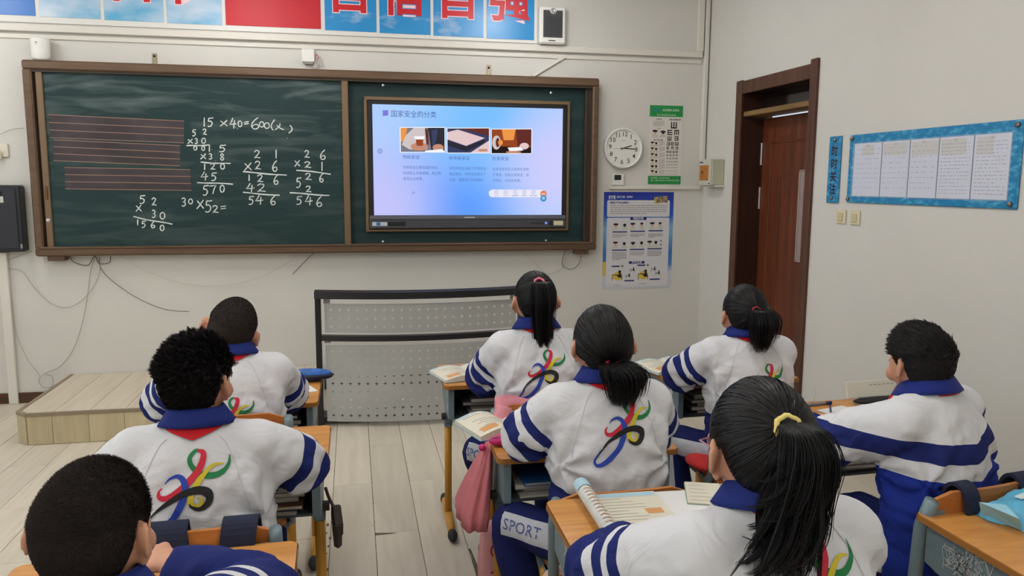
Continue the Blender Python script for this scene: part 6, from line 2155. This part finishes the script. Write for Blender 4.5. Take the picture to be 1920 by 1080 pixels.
# workbook with a rolled left half
wb = thing('workbook', 'open workbook with rolled half and pale blue cover on the closest desk', 'book', (-2.16, -4.10, .702), -.03)
_sp = [(-.018 - .020 * math.cos(a) * (1 - a * .03), .024 + .022 * math.sin(a) * (1 - a * .03)) for a in np.linspace(-.6, 5.2, 22)]
V = [(x, yy, z) for x, z in _sp for yy in (-.15, .15)]
mesh('rolled_half', (V, [(2 * i, 2 * i + 1, 2 * i + 3, 2 * i + 2) for i in range(len(_sp) - 1)]), mat('roll_cover', (206, 210, 206), rough=0.6, noise_amt=.08, noise_scale=14), wb, True)
mesh('roll_print', join(*[([(-.018 + .0235 * math.cos(a) , v + dv, .024 + .0235 * math.sin(a)) for a in (1.0, 1.4, 1.8, 2.2) for dv in (-.003, .003)], [(0, 1, 3, 2), (2, 3, 5, 4), (4, 5, 7, 6)]) for v in np.linspace(-.13, .08, 11)]), mat('roll_print_orange', (206, 172, 146), rough=0.8), wb)
mesh('roll_band', ([(-.018 + .0232 * math.cos(a), v, .024 + .0232 * math.sin(a)) for a in np.linspace(.3, 2.9, 9) for v in (.10, .15)], [(2 * i, 2 * i + 1, 2 * i + 3, 2 * i + 2) for i in range(8)]), M_TXB, wb, True)
_pg = mesh('page', join(box(.0, .185, -.135, .125, 0, .006, .001)), M_PG, wb)
mesh('page_tint', rect2(.004, .18, .095, .120, .0064), M_TXB, _pg)
mesh('print', join(*[rect2(.02, .02 + random.uniform(.05, .13), v, v + .003, .0064) for v in np.linspace(-.11, .08, 11)]), M_TXT, _pg)
mesh('picture', join(rect2(.12, .165, -.02, .012, .0066)), M_TXO, _pg)
sh_ = tag(mesh('paper_sheet', xf(box(-.17, .17, -.12, .12, 0, .0012), Matrix.Identity(4)), M_PGW), 'large blank white sheet on the closest desk', 'paper')
sh_.location = (-1.855, -4.105, .7025)
sh_.rotation_euler = (0, 0, -.05)
nb2 = thing('notebook', 'open cream notebook lying on the large white sheet', 'notebook', (-1.79, -4.04, .7045), -.35)
mesh('pages', join(box(-.10, -.001, -.075, .075, 0, .005, .001), box(.001, .10, -.075, .075, 0, .005, .001)), M_PG, nb2)
mesh('cover', box(-.102, .102, -.077, .077, -.0005, .0), mat('notebook_green', (120, 160, 120), rough=0.6), nb2)
mesh('handwriting', join(*[rect2(-.09 + (k % 2) * .1, -.03 + (k % 2) * .1 + random.uniform(-.02, .02), v, v + .0025, .0054) for k, v in enumerate(np.linspace(-.06, .06, 10))]), mat('pencil_grey', (160, 158, 150), rough=0.8), nb2)

# shaven haired boy: pencil case and paper
pc = thing('pencil_case', 'blue and black zip pencil case on the front row desk', 'pencil case', (-2.985, -2.50, .696), -.08)
mesh('body', ellip((0, 0, .024), (.105, .045, .024), 24, 10), mat('case_navy', (24, 34, 66), rough=0.5), pc, True)
mesh('lid', ellip((.0, .0, .034), (.098, .040, .020), 24, 10), mat('case_blue', (36, 96, 176), rough=0.5, noise_amt=.5, noise_scale=22), pc, True)
mesh('zip', tube([(.105 * math.cos(a), .0455 * math.sin(a), .026) for a in np.linspace(0, 6.283, 33)], .0025, 6, cap=False), M_BLK, pc, True)
p2 = tag(mesh('paper_sheet', box(-.06, .06, -.09, .09, 0, .001), M_PGW), 'white sheet half under the blue pencil case', 'paper')
p2.location = (-3.03, -2.62, .6955); p2.rotation_euler = (0, 0, .4)

# boy at the bottom corner: clear tube, strip, paper
ct = thing('clear_tube', 'small clear plastic tube lying on the desk at the bottom corner', 'tube', (-3.06, -4.215, .7285), 0)
M_CLR = mat('clear_plastic', (228, 220, 220), rough=0.15, alpha=.55)
mesh('barrel', xf(tube([(-.030, 0, 0), (.026, 0, 0)], .0075, 14), Matrix.Rotation(-.35, 4, 'Z')), M_CLR, ct, True)
mesh('cap', xf(tube([(.020, 0, 0), (.034, 0, 0)], .0082, 14), Matrix.Rotation(-.35, 4, 'Z')), mat('clear_cap', (232, 200, 200), rough=0.2), ct, True)
stp = tag(mesh('plastic_strip', xf(box(-.022, .022, -.004, .004, 0, .001), Matrix.Rotation(.2, 4, 'Z')), mat('strip_pink', (226, 206, 204), rough=0.5)), 'thin pale strip beside the clear tube', 'strip')
stp.location = (-3.085, -4.235, .7205)
p3 = tag(mesh('paper_sheet', box(-.06, .06, -.05, .05, 0, .001), M_PGW), 'white slip of paper under the arm of the boy at the bottom corner', 'paper')
p3.location = (-3.055, -4.295, .7205); p3.rotation_euler = (0, 0, .1)

# desk by the side wall: papers, pen, upright notebook, black case
p4 = tag(mesh('paper_sheet', box(-.07, .07, -.05, .05, 0, .001), M_PGW), 'white worksheet under the blue pen on the desk by the side wall', 'paper')
p4.location = (-1.01, -3.42, .7215); p4.rotation_euler = (0, 0, .3)
pn = thing('pen', 'blue pen held over the worksheet by the side wall', 'pen', (-1.05, -3.42, .724), .9)
mesh('barrel', tube([(0, 0, .0), (-.05, 0, .035), (-.085, 0, .058)], .0042, 8), mat('pen_blue', (30, 50, 130), rough=0.3), pn, True)
mesh('tip', tube([(0, 0, 0), (.008, 0, -.004)], [.003, .0008], 8), M_BLK, pn, True)
un = thing('propped_notebook', 'long white notebook propped upright on the desk by the side wall', 'notebook', (-.80, -3.33, .7215), .06)
mesh('cover', xf(box(-.125, .125, -.004, .004, .02, .085, .002), Matrix.Rotation(-.25, 4, 'X')), mat('notebook_cream', (210, 208, 194), rough=0.6), un)
mesh('print', xf(join(*[(lambda g: ([(a, -.0046, b) for a, b, c in g[0]], g[1]))(rect2(-.02 + .02 * k, -.008 + .02 * k, .066, .070, 0)) for k in range(6)]), Matrix.Rotation(-.25, 4, 'X')), M_TXT, un)
bcase = thing('black_pencil_case', 'black pencil case supporting the propped white notebook', 'pencil case', (-.80, -3.345, .7205), .06)
mesh('body', ellip((0, 0, .014), (.11, .028, .014), 20, 8), mat('case_black', (30, 30, 34), rough=0.6), bcase, True)
mesh('zip', tube([(-.09, 0, .0278), (.09, 0, .0278)], .002, 6), mat('zip_grey', (110, 110, 112), rough=0.4), bcase)
gp = thing('grey_pen', 'grey marker lying at the far edge of the desk by the side wall', 'pen', (-1.05, -3.33, .7265), .1)
mesh('barrel', tube([(-.05, 0, 0), (.04, 0, 0)], .006, 10), mat('marker_grey', (120, 122, 128), rough=0.4), gp, True)
mesh('cap', tube([(.04, 0, 0), (.065, 0, 0)], .0068, 10), M_BLK, gp, True)

# tissue pack on the desk at the frame edge
tp_ = thing('tissue_pack', 'crumpled light blue tissue pack on the desk with the chalk scribble', 'tissue pack', (-1.06, -4.30, .7005), .35)
bm = bmesh.new()
bmesh.ops.create_grid(bm, x_segments=18, y_segments=12, size=1)
g1 = []
for v in bm.verts:
    a, b_ = v.co.x, v.co.y
    hgt = .052 * (1 - abs(a) ** 4) ** .5 * (1 - abs(b_) ** 3) ** .5
    nz = noise.noise(Vector((a * 2.2, b_ * 2.6, 3.3))) * .014 + abs(noise.noise(Vector((a * 4, b_ * 4, 1)))) * .010
    v.co = Vector((a * .115 * (1 + .06 * math.sin(b_ * 4)), b_ * .062 * (1 + .08 * math.sin(a * 5)), max(.001, hgt + nz * (1 - max(abs(a), abs(b_)) ** 6))))
me_ = bpy.data.meshes.new('wrap'); bm.to_mesh(me_); bm.free()
me_.materials.append(mat('tissue_blue', (92, 178, 214), rough=0.4, noise_amt=.2, noise_scale=9))
me_.polygons.foreach_set('use_smooth', [True] * len(me_.polygons))
ow = bpy.data.objects.new('wrapper', me_); link(ow, tp_)
mesh('end_fold', join(([(-.112, -.05, .003), (-.150, -.058, .045), (-.142, .045, .05), (-.112, .05, .003), (-.10, 0, .05)], [(0, 1, 4), (1, 2, 4), (2, 3, 4), (0, 3, 4), (0, 1, 2, 3)])), mat('tissue_pale', (150, 206, 226), rough=0.5), tp_)
mesh('seal', ([(-.05, -.012, .058), (.05, -.012, .058), (.05, .006, .060), (-.05, .006, .060)], [(0, 1, 2, 3)]), mat('tissue_white', (206, 222, 228), rough=0.5), tp_)

# ---- books stacked inside the desk drawers
BK = [(70, 72, 78), (110, 104, 98), (150, 150, 146), (88, 92, 104), (176, 172, 164), (120, 84, 70), (66, 90, 120), (190, 188, 180)]
def stack(key, who, cols, wide=.34, off=0.0, n=5):
    d = DOBJ[key]
    hx, hy, hz_ = d.location
    names = ['topmost', 'second', 'third', 'fourth', 'fifth', 'lowest']
    z = hz_ - .150
    items = []
    for i in range(n):
        t = random.Random(key + str(i)).uniform(.010, .019)
        items.append((z, t)); z += t + .0008
        if z > hz_ - .045:
            break
    m_ = len(items)
    for i, (z, t) in enumerate(items):
        r = random.Random(key + 'b' + str(i))
        w, dp = wide * r.uniform(.80, 1.0), .23 * r.uniform(.85, 1.0)
        col = cols[i % len(cols)]
        o_i = m_ - 1 - i
        nm = names[o_i] if o_i < m_ - 1 else 'lowest'
        b = thing('textbook', '%s book of the stack in the drawer of %s' % (nm, who), 'book', (hx + off + r.uniform(-.015, .015), hy - .045 + r.uniform(-.02, .02), z), d.rotation_euler.z + r.uniform(-.06, .06), 'books in the desk drawers')
        cm = mat('book_%d_%d_%d' % col, col, rough=0.55)
        mesh('cover', join(box(-w / 2, w / 2, -dp / 2, dp / 2, 0, .0015), box(-w / 2, w / 2, -dp / 2, dp / 2, t - .0015, t), box(-w / 2, -w / 2 + .002, -dp / 2, dp / 2, .0015, t - .0015)), cm, b)
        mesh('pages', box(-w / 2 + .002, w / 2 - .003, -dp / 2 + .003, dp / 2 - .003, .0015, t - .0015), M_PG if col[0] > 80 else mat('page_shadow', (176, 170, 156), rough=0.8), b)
stack('D', 'the desk before the lectern', [BK[0], BK[3], BK[1]], .30, -.06)
stack('E', 'the desk with the pink bag', [BK[7], BK[2], BK[4], (36, 92, 158)], .30, -.08, 4)
stack('G', 'the star sticker desk', [BK[1], BK[2], BK[0], BK[4]], .42, 0, 6)
stack('H', 'the desk by the side wall', [BK[0], BK[2], BK[1], BK[3]], .44, 0, 6)
stack('B', 'the spiky haired boy', [BK[6], BK[5], BK[3], BK[4]], .36, .07, 6)
stack('C', 'the shaven haired boy', [BK[0], BK[1], BK[3]], .36, .07, 5)

# ---- pink bag hanging at the desk side, magenta pencil case
def cloth_bag(name, label, loc, rz, prof, col, pleat=.12, n=40, hook=True):
    b = thing(name, label, 'bag', loc, rz)
    V, F = [], []
    for j, (z, rx, ry, ox, oy) in enumerate(prof):
        for k in range(n):
            a = 2 * math.pi * k / n
            f = 1 + pleat * math.sin(5 * a + j * .35) + pleat * .5 * math.sin(11 * a - j * .6)
            V.append((ox + rx * f * math.cos(a), oy + ry * f * math.sin(a), z))
    for j in range(len(prof) - 1):
        for k in range(n):
            F.append((j * n + k, j * n + (k + 1) % n, (j + 1) * n + (k + 1) % n, (j + 1) * n + k))
    F += [tuple(range(n - 1, -1, -1)), tuple((len(prof) - 1) * n + k for k in range(n))]
    fix_normals(mesh('cloth', (V, F), mat('cloth_' + name, col, rough=0.85, noise_amt=.06, noise_scale=20), b, True))
    return b
pb = cloth_bag('pink_cloth_bag', 'pink cloth bag hanging from the desk side beside the yellow leg', (-2.365, -3.44, .40), 0,
               [(0, .012, .05, -.02, .02), (.012, .050, .120, -.035, .03), (.06, .056, .125, -.03, .035), (.14, .044, .095, -.015, .02), (.22, .028, .06, .0, .0), (.285, .014, .022, .012, -.02), (.30, .012, .014, .014, -.025)], (206, 120, 128))
mesh('cord', tube(bezier([(.014, -.025, .295), (.03, -.025, .315), (.045, -.025, .31)], 5), .004, 6), mat('cord_pink', (206, 120, 128), rough=0.8), pb, True)
mesh('cord_ball', ellip((-.012, -.045, .29), (.012, .012, .012), 12, 8), mat('ball_magenta', (196, 36, 104), rough=0.5), pb, True)
mc = thing('magenta_pencil_case', 'magenta pencil case sticking out under the overhanging textbook', 'pencil case', (-2.315, -3.505, .701), .2)
mesh('body', ellip((0, 0, .018), (.045, .028, .018), 18, 8), mat('case_magenta', (196, 34, 110), rough=0.5), mc, True)
mesh('zip', tube([(-.04, -.012, .033), (.04, -.012, .033)], .002, 6), mat('zip_grey', (110, 110, 112)), mc)

# pink coat over the chair of the girl before the lectern
ch = COBJ['D'].location
pk = thing('pink_coat', 'pink coat draped over the chair back behind the long ponytail girl', 'coat', (ch.x, ch.y - .165, .50), 0)
V, F = [], []
nu, nv = 22, 12
for j in range(nv + 1):
    for i in range(nu + 1):
        u = -1 + 2 * i / nu
        t = j / nv                    # 0 front hem .. 1 rear hem, over the top
        s_ = (t - .42)
        z = .285 - abs(s_) * .46 + .012 * math.sin(u * 6)
        yv = -.004 + (-.028 if s_ > 0 else .020) * min(1, abs(s_) * 6) - .012 * math.sin(u * 7 + t * 5) * (1 if s_ > 0 else 0)
        V.append((u * .20, yv, max(z, .02)))
for j in range(nv):
    for i in range(nu):
        a = j * (nu + 1) + i
        F.append((a, a + 1, a + nu + 2, a + nu + 1))
o = mesh('cloth', (V, F), mat('coat_pink', (214, 140, 152), rough=0.9, noise_amt=.06, noise_scale=30), pk, True)
sm = o.modifiers.new('thick', 'SOLIDIFY'); sm.thickness = .010; sm.offset = 1
mesh('sleeve', tube(bezier([(-.17, -.03, .26), (-.19, -.045, .18), (-.17, -.05, .06)], 6), .03, 12), mat('coat_pink', (214, 140, 152)), pk, True)

# red cushion on the chair by the door
r = COBJ['G'].location
rc = thing('red_cushion', 'round red cushion sticking out on the chair by the door', 'cushion', (r.x - .15, r.y - .03, .412), .2)
mesh('pad', ellip((0, 0, .034), (.10, .11, .034), 24, 12), mat('cushion_red', (190, 44, 42), rough=0.8), rc, True)
mesh('piping', tube([(.1005 * math.cos(a), .1105 * math.sin(a), .034) for a in np.linspace(0, 6.283, 33)], .004, 6, cap=False), mat('cushion_piping', (160, 32, 34), rough=0.8), rc, True)

# peach plush and pink tote under the middle desks
pl_ = thing('peach_plush', 'peach coloured plush cushion with orange spots under the middle desk', 'plush', (-2.205, -3.88, .36), .1)
mesh('body', ellip((0, 0, .05), (.062, .05, .042), 24, 12), mat('plush_peach', (226, 190, 168), rough=0.95), pl_, True)
mesh('spot', ellip((-.018, -.032, .074), (.015, .012, .011), 12, 8), mat('plush_orange', (190, 110, 66), rough=0.9), pl_, True)
mesh('spot', ellip((.034, -.026, .072), (.013, .012, .010), 12, 8), mat('plush_orange', (190, 110, 66)), pl_, True)
mesh('hanger', tube([(0, 0, .10), (.01, .0, .19)], .004, 6), mat('plush_peach', (226, 190, 168)), pl_)
tt_ = cloth_bag('pink_tote_bag', 'pale pink tote bag with red print standing on the floor', (-2.25, -3.15, 0.001), 0,
                [(0, .07, .05, 0, 0), (.02, .085, .06, 0, 0), (.12, .09, .06, 0, 0), (.24, .08, .04, 0, 0), (.27, .076, .03, 0, 0)], (216, 156, 160), .04)
mesh('red_print', join(*[([(a, -.068, b) for a, b, c in g[0]], g[1]) for g in (line2(arc(-.02, .19, .03, .03, 0, 360), .007, 0), line2(arc(.03, .15, .025, .025, 0, 360), .007, 0), line2([(-.05, .10), (0, .13), (.05, .09)], .008, 0))]), mat('tote_red', (190, 40, 50), rough=0.7), tt_)

# brown case hung at the desk of the spiky haired boy
hb = thing('hanging_brown_case', 'dark brown leather case hanging beside the yellow desk leg', 'case', (-2.852, -3.60, .47), .1)
mesh('pouch', xf(box(-.012, .012, -.055, .045, 0, .095, .010), Matrix.Rotation(.35, 4, 'X')), mat('case_brown', (62, 46, 38), rough=0.5), hb)
mesh('flap', xf(box(-.015, .015, -.052, .042, .05, .100, .006), Matrix.Rotation(.35, 4, 'X')), mat('case_brown_dark', (48, 36, 30), rough=0.5), hb)
mesh('strap', tube(bezier([(-.0, -.02, .09), (-.02, .0, .13), (-.03, .0, .165)], 5), .005, 6), mat('case_brown_dark', (48, 36, 30)), hb)
mesh('stud', tube([(.015, 0, .03), (.019, 0, .03)], .006, 8), mat('screw_dark', (60, 52, 46)), hb)

# ---- backpacks hung on the chairs: straps over the backrest, bag behind
M_BPK = mat('backpack_navy', (32, 38, 60), rough=0.9, noise_amt=.12, noise_scale=90)
def backpack(key, label, us, bag=True, stripe=False, hgt=.26):
    c = COBJ[key]
    b = thing('backpack', label, 'backpack', c.location, c.rotation_euler.z, 'backpacks hung on the chairs')
    top = .765
    for u, lean_, wd in us:
        P = [(u, -.128, top - .10), (u, -.138, top - .02), (u + lean_ * .1, -.168, top + .008), (u + lean_ * .3, -.200, top - .02), (u + lean_, -.212, top - .14)]
        P = bezier(P, 5)
        V, F = [], []
        _, T, N, B = frames(P)
        for i, p_ in enumerate(P):
            for a, h_ in ((-1, -1), (1, -1), (1, 1), (-1, 1)):
                X = Vector((1, 0, 0)); Nn = T[i].cross(X).normalized()
                V.append(tuple(Vector(p_) + X * a * wd / 2 + Nn * h_ * .005))
        for i in range(len(P) - 1):
            for k in range(4):
                F.append((4 * i + k, 4 * i + (k + 1) % 4, 4 * i + 4 + (k + 1) % 4, 4 * i + 4 + k))
        F += [(3, 2, 1, 0), tuple(4 * (len(P) - 1) + k for k in range(4))]
        s_ = fix_normals(mesh('strap', (V, F), M_BPK, b))
        if stripe:
            mesh('white_stripe', ([(v[0] * 1, v[1], v[2]) for v in [tuple(Vector(P[k]) + Vector((dx, -.0065 if k > 8 else .0, .0065 if k <= 12 else 0))) for k in range(8, 15) for dx in (-.008, .008)]], [(2 * i, 2 * i + 1, 2 * i + 3, 2 * i + 2) for i in range(6)]), M_PGW, s_)
    if bag:
        g = box(-.14, .14, -.235 - .09, -.235, top - .16 - hgt, top - .12, .035)
        mesh('bag', g, M_BPK, b)
        mesh('front_pocket', box(-.10, .10, -.235 - .125, -.235 - .088, top - .14 - hgt, top - .25, .02), mat('backpack_pocket', (40, 46, 70), rough=0.9), b)
        mesh('grab_loop', tube(bezier([(-.03, -.27, top - .125), (-.02, -.25, top - .075), (.03, -.25, top - .07), (.04, -.27, top - .125)], 6), .010, 8, flat=.5), M_BPK, b, True)
    return b
backpack('B', 'navy backpack strapped over the chair of the spiky haired boy', [(-.04, .02, .085), (.125, -.02, .08)])
backpack('H', 'navy backpack with straps over the chair with grey posts', [(-.095, .02, .05), (.12, -.01, .06)])
backpack('C', 'dark backpack with a white striped strap on the front row chair', [(.10, -.02, .05)], True, True)
